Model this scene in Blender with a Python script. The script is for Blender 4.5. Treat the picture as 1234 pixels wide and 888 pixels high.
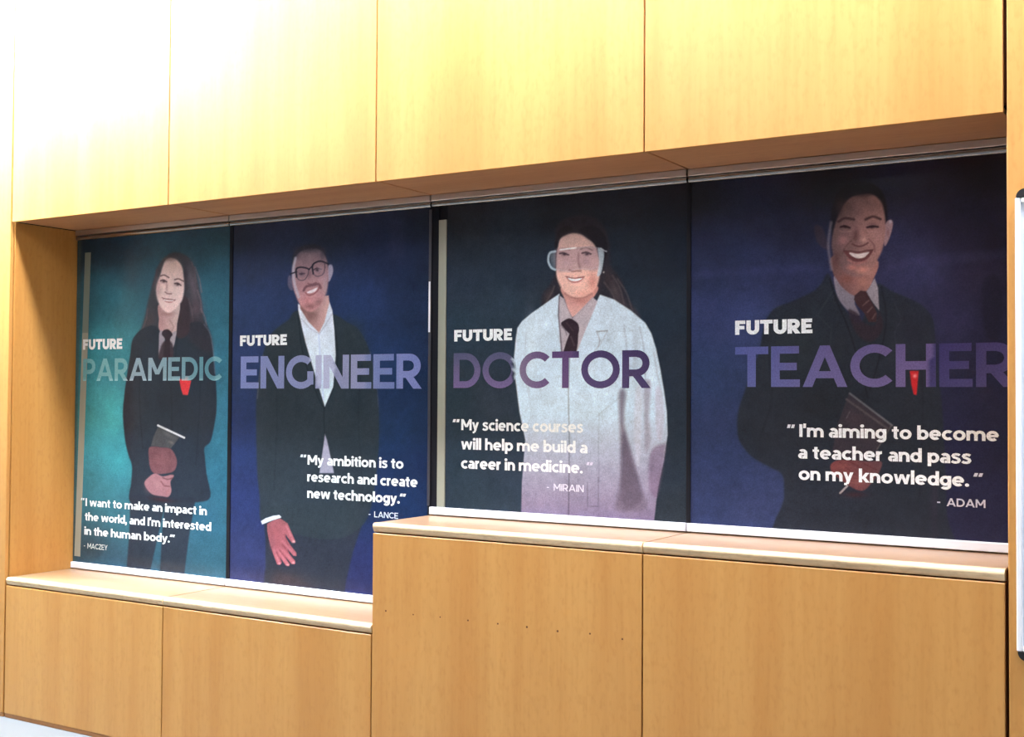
import bpy, math, random
import numpy as np
from mathutils import Vector, Matrix

# ------------------------------------------------------------------ clear
for o in list(bpy.data.objects):
    bpy.data.objects.remove(o, do_unlink=True)
SC = bpy.context.scene
COL = SC.collection

# ------------------------------------------------------------------ camera
FPX, YAW, PITCH, ROLL = 1456.7, 0.5486, 0.0249, 0.0062
CAM = np.array([3.0333, -3.8889, 1.6143])
_cy, _sy, _cp, _sp = math.cos(YAW), math.sin(YAW), math.cos(PITCH), math.sin(PITCH)
FW = np.array([-_sy*_cp, _cy*_cp, _sp])
_r0 = np.array([_cy, _sy, 0.0]); _u0 = np.cross(_r0, FW)
RT = _r0*math.cos(ROLL) + _u0*math.sin(ROLL)
UP = _u0*math.cos(ROLL) - _r0*math.sin(ROLL)
cd = bpy.data.cameras.new('camera'); cam = bpy.data.objects.new('camera', cd); COL.objects.link(cam)
cd.sensor_fit = 'HORIZONTAL'; cd.sensor_width = 36.0; cd.lens = FPX/1234*36.0
cd.clip_start = 0.05; cd.clip_end = 60
m = Matrix.Identity(4)
for i in range(3):
    m[i][0] = RT[i]; m[i][1] = UP[i]; m[i][2] = -FW[i]; m[i][3] = CAM[i]
cam.matrix_world = m
SC.camera = cam

# ------------------------------------------------------------------ view, world, lights
SC.view_settings.view_transform = 'Standard'
SC.view_settings.look = 'None'
SC.view_settings.gamma = 1.0
SC.view_settings.use_curve_mapping = False
SC.view_settings.exposure = 0.13
w = bpy.data.worlds.new('world'); SC.world = w; w.use_nodes = True
w.node_tree.nodes['Background'].inputs[0].default_value = (0.9, 0.95, 1.0, 1)
w.node_tree.nodes['Background'].inputs[1].default_value = 0.0

KEY_POS, KEY_SIZE, KEY_E = (-3.05, -0.42, 3.87), (2.2, 0.24), 420.0      # linear light over the left end of the wall
GRID_POS = [(-3.2, -2.5, 3.88), (0.3, -2.5, 3.88), (3.8, -2.5, 3.88), (-3.1, -5.4, 3.88), (0.45, -5.4, 3.88), (4.0, -5.4, 3.88)]
GRID_SIZE, GRID_E, REAR_E = (0.36, 1.5), 41.0, 4.0
WASH_POS, WASH_SIZE, WASH_E = (1.45, -0.42, 3.87), (6.4, 0.24), 70.0         # unseen lamp added to brighten the upper panels

def lin(c):
    c = np.asarray(c, float)/255.0
    return np.where(c <= 0.04045, c/12.92, ((c+0.055)/1.055)**2.4)
def L4(r, g, b):
    return tuple(float(v) for v in lin((r, g, b))) + (1.0,)

# dimensions of the wall (metres): seams between the bays, heights, depth of the recess
X0, X1, X2, X3, X4 = -2.322, -1.1977, 0.0, 1.2002, 2.4002
ZF, ZL, ZH, D = 2.4933, 0.6991, 1.1091, 0.4026
GAP = 0.006

def on_y(u, v, Y):
    d = FW + RT*((u-617)/FPX) - UP*((v-444)/FPX)
    return CAM + d*((Y-CAM[1])/d[1])
def to_px(x, y, z):
    vx, vy, vz = x-CAM[0], y-CAM[1], z-CAM[2]
    w_ = vx*FW[0]+vy*FW[1]+vz*FW[2]
    return (617 + FPX*(vx*RT[0]+vy*RT[1]+vz*RT[2])/w_, 444 - FPX*(vx*UP[0]+vy*UP[1]+vz*UP[2])/w_)

# ------------------------------------------------------------------ materials
def new_mat(name):
    mt = bpy.data.materials.new(name); mt.use_nodes = True
    nt = mt.node_tree; b = nt.nodes['Principled BSDF']
    return mt, nt, b
def N(nt, t, **kw):
    n = nt.nodes.new(t)
    for k, v in kw.items(): setattr(n, k, v)
    return n
def wood(name, c1, c2, c3, axis='z', rough=0.42, spec=0.4, band=7.0, fine=55.0, stretch=0.05, coat=0.0):
    mt, nt, b = new_mat(name)
    geo = N(nt, 'ShaderNodeNewGeometry'); oi = N(nt, 'ShaderNodeObjectInfo')
    off = N(nt, 'ShaderNodeVectorMath', operation='MULTIPLY_ADD')
    cmb = N(nt, 'ShaderNodeCombineXYZ')
    for k in range(3): nt.links.new(oi.outputs['Random'], cmb.inputs[k])
    nt.links.new(cmb.outputs[0], off.inputs[0]); off.inputs[1].default_value = (17, 13, 11)
    nt.links.new(geo.outputs['Position'], off.inputs[2])
    def stretched(s):
        mp = N(nt, 'ShaderNodeMapping')
        sc = {'z': (1, 1, s), 'x': (s, 1, 1), 'y': (1, s, 1)}[axis]
        mp.inputs['Scale'].default_value = sc
        nt.links.new(off.outputs[0], mp.inputs['Vector']); return mp.outputs[0]
    n1 = N(nt, 'ShaderNodeTexNoise'); n1.inputs['Scale'].default_value = band; n1.inputs['Detail'].default_value = 3
    nt.links.new(stretched(stretch), n1.inputs['Vector'])
    n2 = N(nt, 'ShaderNodeTexNoise'); n2.inputs['Scale'].default_value = fine; n2.inputs['Detail'].default_value = 4
    nt.links.new(stretched(0.06), n2.inputs['Vector'])
    n3 = N(nt, 'ShaderNodeTexNoise'); n3.inputs['Scale'].default_value = 70; n3.inputs['Detail'].default_value = 2
    nt.links.new(stretched(0.45), n3.inputs['Vector'])
    r1 = N(nt, 'ShaderNodeValToRGB'); r1.color_ramp.elements[0].position = 0.36; r1.color_ramp.elements[1].position = 0.64
    r1.color_ramp.elements[0].color = c2; r1.color_ramp.elements[1].color = c1
    nt.links.new(n1.outputs['Fac'], r1.inputs[0])
    def mixby(src, a, col, lo, hi, amt):
        mr = N(nt, 'ShaderNodeMapRange'); mr.inputs[1].default_value = lo; mr.inputs[2].default_value = hi
        mr.inputs[3].default_value = 0; mr.inputs[4].default_value = amt
        nt.links.new(src, mr.inputs[0])
        mx = N(nt, 'ShaderNodeMix', data_type='RGBA')
        nt.links.new(mr.outputs[0], mx.inputs[0]); nt.links.new(a, mx.inputs[6]); mx.inputs[7].default_value = col
        return mx.outputs[2]
    c = mixby(n2.outputs['Fac'], r1.outputs[0], c3, 0.45, 0.85, 0.4)
    c = mixby(n3.outputs['Fac'], c, c3, 0.5, 0.8, 0.4)
    nt.links.new(c, b.inputs['Base Color'])
    b.inputs['Roughness'].default_value = rough; b.inputs['Specular IOR Level'].default_value = spec
    b.inputs['Coat Weight'].default_value = coat; b.inputs['Coat Roughness'].default_value = 0.25
    bp = N(nt, 'ShaderNodeBump'); bp.inputs['Strength'].default_value = 0.05; bp.inputs['Distance'].default_value = 0.002
    nt.links.new(n2.outputs['Fac'], bp.inputs['Height']); nt.links.new(bp.outputs[0], b.inputs['Normal'])
    return mt
def plain(name, col, rough=0.5, metal=0.0, spec=0.5, noise=0.06, scale=40.0, coat=0.0, stretch=None):
    mt, nt, b = new_mat(name)
    geo = N(nt, 'ShaderNodeNewGeometry'); n1 = N(nt, 'ShaderNodeTexNoise')
    n1.inputs['Scale'].default_value = scale; n1.inputs['Detail'].default_value = 3
    if stretch:
        mp = N(nt, 'ShaderNodeMapping'); mp.inputs['Scale'].default_value = stretch
        nt.links.new(geo.outputs['Position'], mp.inputs[0]); nt.links.new(mp.outputs[0], n1.inputs['Vector'])
    else:
        nt.links.new(geo.outputs['Position'], n1.inputs['Vector'])
    mx = N(nt, 'ShaderNodeMix', data_type='RGBA')
    mx.inputs[6].default_value = tuple(min(1, v*(1+noise)) for v in col[:3]) + (1,)
    mx.inputs[7].default_value = tuple(v*(1-noise) for v in col[:3]) + (1,)
    nt.links.new(n1.outputs['Fac'], mx.inputs[0]); nt.links.new(mx.outputs[2], b.inputs['Base Color'])
    b.inputs['Roughness'].default_value = rough; b.inputs['Metallic'].default_value = metal
    b.inputs['Specular IOR Level'].default_value = spec; b.inputs['Coat Weight'].default_value = coat
    return mt
def emitter(name, col, e):
    mt, nt, b = new_mat(name)
    b.inputs['Base Color'].default_value = (0.9, 0.9, 0.9, 1)
    b.inputs['Emission Color'].default_value = col; b.inputs['Emission Strength'].default_value = e
    return mt
def print_mat(name, rough=0.16):
    mt, nt, b = new_mat(name)
    at = N(nt, 'ShaderNodeAttribute'); at.attribute_name = 'ink'
    geo = N(nt, 'ShaderNodeNewGeometry')
    n1 = N(nt, 'ShaderNodeTexNoise'); n1.inputs['Scale'].default_value = 190; n1.inputs['Detail'].default_value = 2
    nt.links.new(geo.outputs['Position'], n1.inputs['Vector'])
    mr = N(nt, 'ShaderNodeMapRange'); mr.inputs[1].default_value = 0.3; mr.inputs[2].default_value = 0.7
    mr.inputs[3].default_value = 0.84; mr.inputs[4].default_value = 1.16
    nt.links.new(n1.outputs['Fac'], mr.inputs[0])
    ml = N(nt, 'ShaderNodeVectorMath', operation='SCALE')
    nt.links.new(at.outputs['Color'], ml.inputs[0]); nt.links.new(mr.outputs[0], ml.inputs['Scale'])
    nt.links.new(ml.outputs[0], b.inputs['Base Color'])
    b.inputs['Roughness'].default_value = rough; b.inputs['Specular IOR Level'].default_value = 0.3
    return mt

M = {}
M['veneer'] = wood('oak veneer', L4(191, 140, 76), L4(180, 126, 64), L4(164, 111, 53))
M['veneer_deep'] = wood('oak veneer reveal', L4(188, 136, 70), L4(176, 122, 58), L4(158, 105, 47))
M['soffit'] = wood('soffit veneer', L4(188, 136, 92), L4(174, 121, 80), L4(156, 104, 66), axis='x')
M['sill'] = wood('sill ply', L4(168, 132, 98), L4(156, 120, 88), L4(134, 100, 70), axis='x', rough=0.3, coat=0.35, band=5)
M['nosing'] = wood('ply edge', L4(226, 200, 160), L4(206, 176, 134), L4(150, 116, 82), axis='x', rough=0.35, band=26, fine=120, stretch=0.03)
M['edge_brown'] = wood('brown plinth', L4(176, 118, 62), L4(160, 104, 54), L4(120, 76, 40), axis='x')
M['gap'] = plain('dark backing', L4(74, 38, 18), rough=0.9, spec=0.1)
M['recess'] = plain('dark recess', L4(16, 17, 26), rough=0.7, spec=0.2)
M['alu'] = plain('brushed aluminium', L4(196, 188, 182), rough=0.3, metal=0.85, noise=0.12, scale=8, stretch=(0.2, 6, 40))
M['alu_dark'] = plain('grey aluminium track', L4(150, 146, 143), rough=0.14, metal=0.9, noise=0.12, scale=8, stretch=(0.2, 6, 40))
M['white_alu'] = plain('white coated rail', L4(236, 237, 244), rough=0.35, noise=0.03)
M['edge_strip'] = plain('pale edge strip', L4(150, 152, 138), rough=0.35, noise=0.2, scale=6, stretch=(3, 1, 0.7))
M['edge_strip_dull'] = plain('dull edge strip', L4(112, 126, 118), rough=0.35, noise=0.25, scale=5, stretch=(3, 1, 0.7))
M['stile'] = plain('grey stile', L4(70, 70, 78), rough=0.35, metal=0.4)
M['black'] = plain('black plastic', L4(24, 24, 28), rough=0.4)
M['wb'] = plain('whiteboard enamel', L4(214, 224, 238), rough=0.12, noise=0.02, coat=0.4)
M['wb_frame'] = plain('whiteboard frame', L4(226, 227, 230), rough=0.3, noise=0.03)
M['floor'] = plain('pale vinyl floor', L4(108, 111, 114), rough=0.35, noise=0.05, scale=3)
M['wall'] = plain('white painted plaster', L4(168, 166, 162), rough=0.8, noise=0.03)
M['ceil'] = plain('white ceiling', L4(232, 232, 230), rough=0.9, noise=0.02)
M['hole'] = plain('screw hole', L4(92, 52, 22), rough=0.9)
M['print'] = print_mat('laminated print')
M['key'] = emitter('bright diffuser', (0.80, 0.95, 1.05, 1), KEY_E)
M['grid'] = emitter('panel diffuser', (0.97, 0.985, 1.0, 1), GRID_E)
M['rear'] = emitter('dim panel diffuser', (0.97, 0.985, 1.0, 1), REAR_E)
M['wash'] = emitter('added wash diffuser', (0.93, 0.97, 1.12, 1), WASH_E)
M['housing'] = plain('light housing', L4(225, 225, 225), rough=0.4)

# ------------------------------------------------------------------ object helpers
def tag(o, label=None, cat=None, group=None, kind=None):
    if label: o['label'] = label
    if cat: o['category'] = cat
    if group: o['group'] = group
    if kind: o['kind'] = kind
    return o
def empty(name, loc, label, cat, group=None):
    o = bpy.data.objects.new(name, None); COL.objects.link(o)
    o.location = loc; o.empty_display_size = 0.1
    bpy.context.view_layer.update()
    return tag(o, label, cat, group)
def link(name, me, parent=None):
    o = bpy.data.objects.new(name, me); COL.objects.link(o)
    if parent:
        o.parent = parent
        wl = Vector((0, 0, 0)); p = parent
        while p: wl += Vector(p.location); p = p.parent
        o.location = -wl
    return o
class MB:
    def __init__(s): s.v = []; s.f = []
    def add(s, v, f):
        k = len(s.v); s.v += [tuple(map(float, p)) for p in v]; s.f += [tuple(i+k for i in q) for q in f]
    def box(s, x0, x1, y0, y1, z0, z1, b=0.0015):
        # chamfered box
        b = min(b, (x1-x0)*.3, (y1-y0)*.3, (z1-z0)*.3)
        xs, ys, zs = (x0, x1), (y0, y1), (z0, z1)
        V = []; idx = {}
        for i in (0, 1):
            for j in (0, 1):
                for k in (0, 1):
                    sx, sy, sz = (1, -1)[i], (1, -1)[j], (1, -1)[k]
                    for a in range(3):
                        p = [xs[i]+sx*b, ys[j]+sy*b, zs[k]+sz*b]; p[a] = (xs[i], ys[j], zs[k])[a]
                        idx[(i, j, k, a)] = len(V); V.append(p)
        F = []
        for a in range(3):
            o1, o2 = [(1, 2), (2, 0), (0, 1)][a]
            for s_ in (0, 1):
                q = []
                for (p, r) in ((0, 0), (1, 0), (1, 1), (0, 1)):
                    c = [0, 0, 0]; c[a] = s_; c[o1] = p; c[o2] = r; q.append(idx[(*c, a)])
                F.append(q if s_ else q[::-1])
        for a in range(3):     # edge chamfers along axis a
            o1, o2 = [(1, 2), (2, 0), (0, 1)][a]
            for p in (0, 1):
                for r in (0, 1):
                    c0 = [0, 0, 0]; c0[o1] = p; c0[o2] = r; c1 = list(c0); c1[a] = 1
                    q = [idx[(*c0, o1)], idx[(*c1, o1)], idx[(*c1, o2)], idx[(*c0, o2)]]
                    F.append(q if (p == r) else q[::-1])
        for i in (0, 1):
            for j in (0, 1):
                for k in (0, 1):
                    q = [idx[(i, j, k, 0)], idx[(i, j, k, 1)], idx[(i, j, k, 2)]]
                    F.append(q if (i+j+k) % 2 else q[::-1])
        s.add(V, F)
    def prism_x(s, prof, x0, x1):
        n = len(prof)
        V = [(x0, y, z) for y, z in prof] + [(x1, y, z) for y, z in prof]
        F = [tuple(range(n))[::-1], tuple(range(n, 2*n))]
        for i in range(n):
            j = (i+1) % n; F.append((i, j, n+j, n+i))
        s.add(V, F)
    def prism_y(s, poly, y0, y1):
        n = len(poly)
        V = [(x, y0, z) for x, z in poly] + [(x, y1, z) for x, z in poly]
        F = [tuple(range(n)), tuple(range(n, 2*n))[::-1]]
        for i in range(n):
            j = (i+1) % n; F.append((i, n+i, n+j, j))
        s.add(V, F)
    def build(s, name, mt, parent=None, smooth=False):
        me = bpy.data.meshes.new(name); me.from_pydata(s.v, [], s.f); me.update()
        import bmesh
        bm = bmesh.new(); bm.from_mesh(me); bmesh.ops.recalc_face_normals(bm, faces=bm.faces); bm.to_mesh(me); bm.free()
        me.materials.append(mt)
        if smooth:
            for p in me.polygons: p.use_smooth = True
        return link(name, me, parent)
def box(name, mt, parent, x0, x1, y0, y1, z0, z1, b=0.0015):
    k = MB(); k.box(x0, x1, y0, y1, z0, z1, b); return k.build(name, mt, parent)
def struct(o): o['kind'] = 'structure'; return o

# ------------------------------------------------------------------ room shell
CZ = 4.0
struct(box('floor', M['floor'], None, -6, 6.5, -8, 0.6, -0.1, 0.0, 0.001))
struct(box('ceiling', M['ceil'], None, -6, 6.5, -8, 0.6, CZ, CZ+0.1, 0.001))
struct(box('wall_back', M['recess'], None, -6, 6.5, D+0.035, 0.6, 0.0, CZ, 0.001))
struct(box('wall_left', M['wall'], None, -6.1, -6, -8, 0.6, 0, CZ, 0.001))
struct(box('wall_right', M['wall'], None, 6.5, 6.6, -8, 0.6, 0, CZ, 0.001))
struct(box('wall_rear', M['wall'], None, -6, 6.5, -8.1, -8, 0, CZ, 0.001))

# ------------------------------------------------------------------ ceiling lights
def light(pos, size, mt, label, group=None):
    t = empty('ceiling_light', pos, label, 'ceiling light', group)
    x, y, z = pos; a, b = size[0]/2, size[1]/2
    k = MB()
    k.box(x-a-.03, x+a+.03, y-b-.03, y-b, z, CZ-0.001); k.box(x-a-.03, x+a+.03, y+b, y+b+.03, z, CZ-0.001)
    k.box(x-a-.03, x-a, y-b, y+b, z, CZ-0.001); k.box(x+a, x+a+.03, y-b, y+b, z, CZ-0.001)
    k.build('housing', M['housing'], t)
    box('diffuser', mt, t, x-a, x+a, y-b, y+b, z+0.01, z+0.03)
light(KEY_POS, KEY_SIZE, M['key'], 'bright linear ceiling light close to the wood clad wall at its left end')
light(WASH_POS, WASH_SIZE, M['wash'], 'added unseen linear light brightening the wood wall over its right half')
for p in GRID_POS:
    light(p, GRID_SIZE, M['grid'] if p[1] > -3 else M['rear'], 'rectangular ceiling light panel over the open room in front of the wood wall', 'ceiling light panels')

# ------------------------------------------------------------------ wood cladding
PT = 0.02          # panel thickness
ZTOP = CZ - 0.002
upper = [(X0, X1, 'pale overlit upper wood panel above the paramedic poster'),
         (X1, X2, 'upper wood panel above the engineer poster'),
         (X2, X3, 'upper wood panel with faint streaks above the doctor poster'),
         (X3, X4, 'upper wood panel above the teacher poster, nearest the whiteboard')]
for (a, b, lab) in upper:
    t = empty('bulkhead_panel', ((a+b)/2, 0.2, ZF), lab, 'wall panel', 'upper wood bulkhead panels')
    box('front_panel', M['veneer'], t, a+GAP/2, b-GAP/2, 0.0, PT, ZF, ZTOP)
    box('soffit_board', M['soffit'], t, a+0.0045, b-0.0045, PT+0.001, D+0.03, ZF+0.004, ZF+0.022)
    box('backing_batten', M['gap'], t, a+GAP/2, b+GAP/2-0.0005, PT+0.002, PT+0.03, ZF+0.03, ZTOP)

def holes(t):
    for i in range(9):
        u, v = (465, 498, 530.5, 564, 600, 635, 672, 711, 750)[i], (736, 740.5, 743.5, 747.5, 751.5, 755.5, 760.5, 763.5, 770)[i]
        p = on_y(u, v, 0.0); k = MB()
        n = 10; r = (0.0038, 0.003, 0.003, 0.0036, 0.0034, 0.0042, 0.0042, 0.0036, 0.0036)[i]
        k.prism_y([(p[0]+r*math.cos(2*math.pi*q/n), p[2]+r*math.sin(2*math.pi*q/n)) for q in range(n)], -0.0006, 0.004)
        k.build('screw_hole', M['hole'], t)

lower = [(X0, X1, ZL, 'low wood base unit with a ply sill under the paramedic poster'),
         (X1, X2, ZL, 'low wood base unit with a bright ply sill under the engineer poster'),
         (X2, X3, ZH, 'tall wood base unit with a row of screw holes under the doctor poster'),
         (X3, X4, ZH, 'tall wood base unit under the teacher poster beside the whiteboard')]
SIL = 0.036
for (a, b, z, lab) in lower:
    t = empty('base_unit', ((a+b)/2, 0.2, 0), lab, 'base unit', 'wood base units along the wall')
    fa = a+GAP/2; fb = b-GAP/2
    box('front_panel', M['veneer'], t, fa, fb, 0.0, PT, 0.022, z-SIL-0.005)
    box('plinth', M['edge_brown'], t, fa, fb, 0.004, PT, 0.0, 0.021)
    # sill board with a rounded nosing along its front
    k = MB(); r = 0.014; y0 = -0.002
    k.box(fa+0.001, fb-0.001, 0.03, D+0.03, z-SIL, z, 0.0008)
    k.build('sill_board', M['sill'], t)
    k = MB(); prof = [(0.0299, z)]
    for i in range(7):
        q = math.pi/2 + i*math.pi/12; prof.append((y0+r+r*math.cos(q), z-r+r*math.sin(q)))
    prof += [(y0+0.001, z-0.019), (y0+0.0065, z-SIL+0.004), (y0+0.010, z-SIL)]
    prof.append((0.0299, z-SIL))
    k.prism_x(prof, fa, fb)
    k.build('nosing', M['nosing'], t)
    box('backing_batten', M['gap'], t, a+GAP/2, b+GAP/2-0.0005, PT+0.002, PT+0.03, 0.0, z-SIL-0.001)
    box('joint_filler', M['gap'], t, fb-0.0009, fb+GAP-0.0005, 0.034, D+0.02, z-SIL, z-0.006, 0.0004)
    if z == ZH and a == X2:
        box('side_panel', M['veneer'], t, fa, fa+PT, PT+0.031, D+0.03, 0.0, z-SIL-0.001)
        holes(t)

t = empty('column_panel', (X0-1.0, 0.2, 0), 'tall wood wall panel left of the recess with a side reveal', 'wall panel')
box('front_panel', M['veneer'], t, X0-1.8, X0-0.009, 0.0, PT, 0.022, ZTOP)
box('reveal_board', M['veneer_deep'], t, X0-0.022, X0, PT+0.002, D+0.03, 0.0, ZF+0.001)
box('plinth', M['edge_brown'], t, X0-1.8, X0-0.009, 0.004, PT, 0.0, 0.021)
t = empty('column_panel', (X4+0.9, 0.2, 0), 'tall wood wall panel right of the recess behind the whiteboard', 'wall panel')
box('front_panel', M['veneer'], t, X4+0.009, X4+1.8, 0.0, PT, 0.022, ZTOP)
box('reveal_board', M['veneer_deep'], t, X4+0.004, X4+0.024, PT+0.002, D+0.03, 0.0, ZF+0.001)
box('plinth', M['edge_brown'], t, X4+0.009, X4+1.8, 0.004, PT, 0.0, 0.021)

# ------------------------------------------------------------------ window frames (setting)
bays = [(X0, X1, ZL), (X1, X2, ZL), (X2, X3, ZH), (X3, X4, ZH)]
for i, (a, b, z) in enumerate(bays):
    t = bpy.data.objects.new('window_%d' % (i+1), None); COL.objects.link(t); t.location = ((a+b)/2, D, z); struct(t)
    a_ = a+0.002 if i != 2 else a+0.004; b_ = b-0.004
    box('head_rail', M['alu'], t, a_, b_, D-0.016, D+0.02, ZF-0.024, ZF+0.002, 0.001)
    k = MB(); prof = [(D+0.02, ZF-0.0265), (D+0.02, ZF-0.049)]
    for q in range(13):
        g_ = -math.pi/2 + q*math.pi/12; prof.append((D-0.003-0.0105*math.cos(g_), ZF-0.03775+0.01125*math.sin(g_)))
    k.prism_x(prof, a_+0.001, b_-0.001); k.build('head_track', M['alu_dark'], t)
    box('bottom_rail', M['white_alu'], t, a_, b_, D-0.016, D+0.02, z+0.005, z+0.036, 0.002)
    box('backing_board', M['recess'], t, a_-0.001, b_+0.001, D+0.006, D+0.03, z+0.037, ZF-0.05, 0.001)
    g0, g1 = ((-0.0025, 0.0195), (-0.0115, 0.0035), (-0.0055, 0.0115), (-0.004, 0.003))[i]
    box('gasket', M['recess'], t, b+g0, b+g1, D-0.006, D+0.005, z+0.0365, ZF-0.0495, 0.001)
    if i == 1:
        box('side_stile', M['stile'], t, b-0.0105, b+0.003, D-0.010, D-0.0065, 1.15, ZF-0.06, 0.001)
        box('stile_glint', M['white_alu'], t, b-0.0095, b+0.000, D-0.012, D-0.0101, 1.90, 2.12, 0.001)  # short white piece standing in for light reflected on the stile
    if i == 2:
        box('side_stile', M['edge_strip'], t, a+0.038, a+0.078, D-0.006, D+0.004, z+0.037, 2.385, 0.001)
        box('gasket', M['recess'], t, a_, a+0.037, D-0.004, D+0.005, z+0.0365, ZF-0.0495, 0.001)

# ------------------------------------------------------------------ printed artwork engine
def catmull(pts, k=5):
    P = np.array(pts, float); n = len(P); out = []
    for i in range(n):
        p0, p1, p2, p3 = P[i-1], P[i], P[(i+1) % n], P[(i+2) % n]
        for j in range(k):
            s = j/k
            out.append(0.5*((2*p1)+(p2-p0)*s+(2*p0-5*p1+4*p2-p3)*s*s+(3*p1-p0-3*p2+p3)*s**3))
    return np.array(out)
class Art:
    def __init__(s, x0, x1, z0, z1, step, Y):
        s.nx = int(round((x1-x0)/step))+1; s.nz = int(round((z1-z0)/step))+1
        xs = np.linspace(x0, x1, s.nx); zs = np.linspace(z0, z1, s.nz)
        s.X, s.Z = [q.ravel() for q in np.meshgrid(xs, zs)]
        s.U, s.V = to_px(s.X, Y, s.Z); s.Y = Y
        s.x0, s.x1, s.z0, s.z1 = x0, x1, z0, z1
        s.C = np.zeros((len(s.X), 3)); s.lab = np.zeros(len(s.X), int); s.parts = ['print_sheet']
    def part(s, name):
        if name not in s.parts: s.parts.append(name)
        return s.parts.index(name)
    def bg(s, pts, p=2.6):
        P = np.array(pts, float); num = np.zeros((len(s.U), 3)); den = np.zeros(len(s.U))
        for u, v, r, g, b in P:
            w_ = 1.0/(((s.U-u)**2 + (s.V-v)**2 + 150.0)**(p/2))
            num += w_[:, None]*np.array([r, g, b]); den += w_
        s.C = num/den[:, None]
    def _put(s, idx, msk, color, part, a):
        c = color(s.U[idx], s.V[idx], s.C[idx]) if callable(color) else np.array(color, float)
        mm = (msk*a)[:, None]
        s.C[idx] = s.C[idx]*(1-mm) + c*mm
        if part: s.lab[idx[msk > 0.5]] = s.part(part)
    def fill(s, pts, color, soft=1.5, part=None, a=1.0, curve=True):
        P = catmull(pts) if curve else np.array(pts, float)
        mg = soft+1
        idx = np.nonzero((s.U > P[:, 0].min()-mg) & (s.U < P[:, 0].max()+mg) & (s.V > P[:, 1].min()-mg) & (s.V < P[:, 1].max()+mg))[0]
        if not len(idx): return
        u, v = s.U[idx], s.V[idx]
        d2 = np.full(len(idx), 1e9); ins = np.zeros(len(idx), bool)
        for i in range(len(P)):
            ax, ay = P[i-1]; bx, by = P[i]
            ex, ey = bx-ax, by-ay; L = ex*ex+ey*ey+1e-9
            tt = np.clip(((u-ax)*ex+(v-ay)*ey)/L, 0, 1)
            d2 = np.minimum(d2, (u-ax-tt*ex)**2+(v-ay-tt*ey)**2)
            if abs(ey) > 1e-9:
                ins ^= ((ay > v) != (by > v)) & (u < (bx-ax)*(v-ay)/(by-ay)+ax)
        sd = np.sqrt(d2)*np.where(ins, -1, 1)
        q = np.clip(0.5-sd/soft, 0, 1); s._put(idx, q*q*(3-2*q), color, part, a)
    def stroke(s, pts, wd, color, soft=1.0, part=None, a=1.0, curve=False):
        P = np.array(pts, float)
        if curve and len(P) > 2:
            Q = np.vstack([P[:1]*2-P[1:2], P, P[-1:]*2-P[-2:-1]]); out = []
            for i in range(1, len(Q)-2):
                for j in range(6):
                    t_ = j/6; p0, p1, p2, p3 = Q[i-1], Q[i], Q[i+1], Q[i+2]
                    out.append(0.5*((2*p1)+(p2-p0)*t_+(2*p0-5*p1+4*p2-p3)*t_*t_+(3*p1-p0-3*p2+p3)*t_**3))
            P = np.array(out+[P[-1]])
        mg = wd+soft+1
        idx = np.nonzero((s.U > P[:, 0].min()-mg) & (s.U < P[:, 0].max()+mg) & (s.V > P[:, 1].min()-mg) & (s.V < P[:, 1].max()+mg))[0]
        if not len(idx): return
        u, v = s.U[idx], s.V[idx]; d2 = np.full(len(idx), 1e9)
        for i in range(len(P)-1):
            ax, ay = P[i]; bx, by = P[i+1]; ex, ey = bx-ax, by-ay; L = ex*ex+ey*ey+1e-9
            tt = np.clip(((u-ax)*ex+(v-ay)*ey)/L, 0, 1)
            d2 = np.minimum(d2, (u-ax-tt*ex)**2+(v-ay-tt*ey)**2)
        q = np.clip(0.5-(np.sqrt(d2)-wd/2)/soft, 0, 1); s._put(idx, q*q*(3-2*q), color, part, a)
    def blob(s, cx, cy, rx, ry, color, a=1.0, rot=0.0, part=None):
        c, k = math.cos(rot), math.sin(rot)
        idx = np.nonzero((abs(s.U-cx) < 2.2*max(rx, ry)) & (abs(s.V-cy) < 2.2*max(rx, ry)))[0]
        if not len(idx): return
        du, dv = s.U[idx]-cx, s.V[idx]-cy
        q = ((du*c+dv*k)/rx)**2 + ((-du*k+dv*c)/ry)**2
        s._put(idx, np.exp(-q*1.4), color, None, a)
    def tone(s, names, f):
        for n in names:
            if n in s.parts: s.C[s.lab == s.parts.index(n)] *= f
    def sample(s, x, z):
        fx = np.clip((x-s.x0)/(s.x1-s.x0)*(s.nx-1), 0, s.nx-1).round().astype(int)
        fz = np.clip((z-s.z0)/(s.z1-s.z0)*(s.nz-1), 0, s.nz-1).round().astype(int)
        return s.C[fz*s.nx+fx]
    def meshes(s):
        i, j = np.meshgrid(np.arange(s.nx-1), np.arange(s.nz-1)); b = (j*s.nx+i).ravel()
        q = np.stack([b, b+1, b+1+s.nx, b+s.nx], 1)
        lab = s.lab[b]; res = []
        lc = np.ones((len(s.C), 4)); lc[:, :3] = np.clip(lin(np.clip(s.C, 0, 255))*INK-VEIL, 0.0015, (0.89, 0.92, 0.93))
        grid = lab.reshape(s.nz-1, s.nx-1); s.grain(lc)
        for k, nm in enumerate(s.parts):
            sel = grid == k
            for cells in ([sel] if k == 0 else islands(sel)):
                f = q[cells.ravel()]
                if not len(f): continue
                res.append((nm, s.sheet(nm, f, lc)))
        return res
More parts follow.
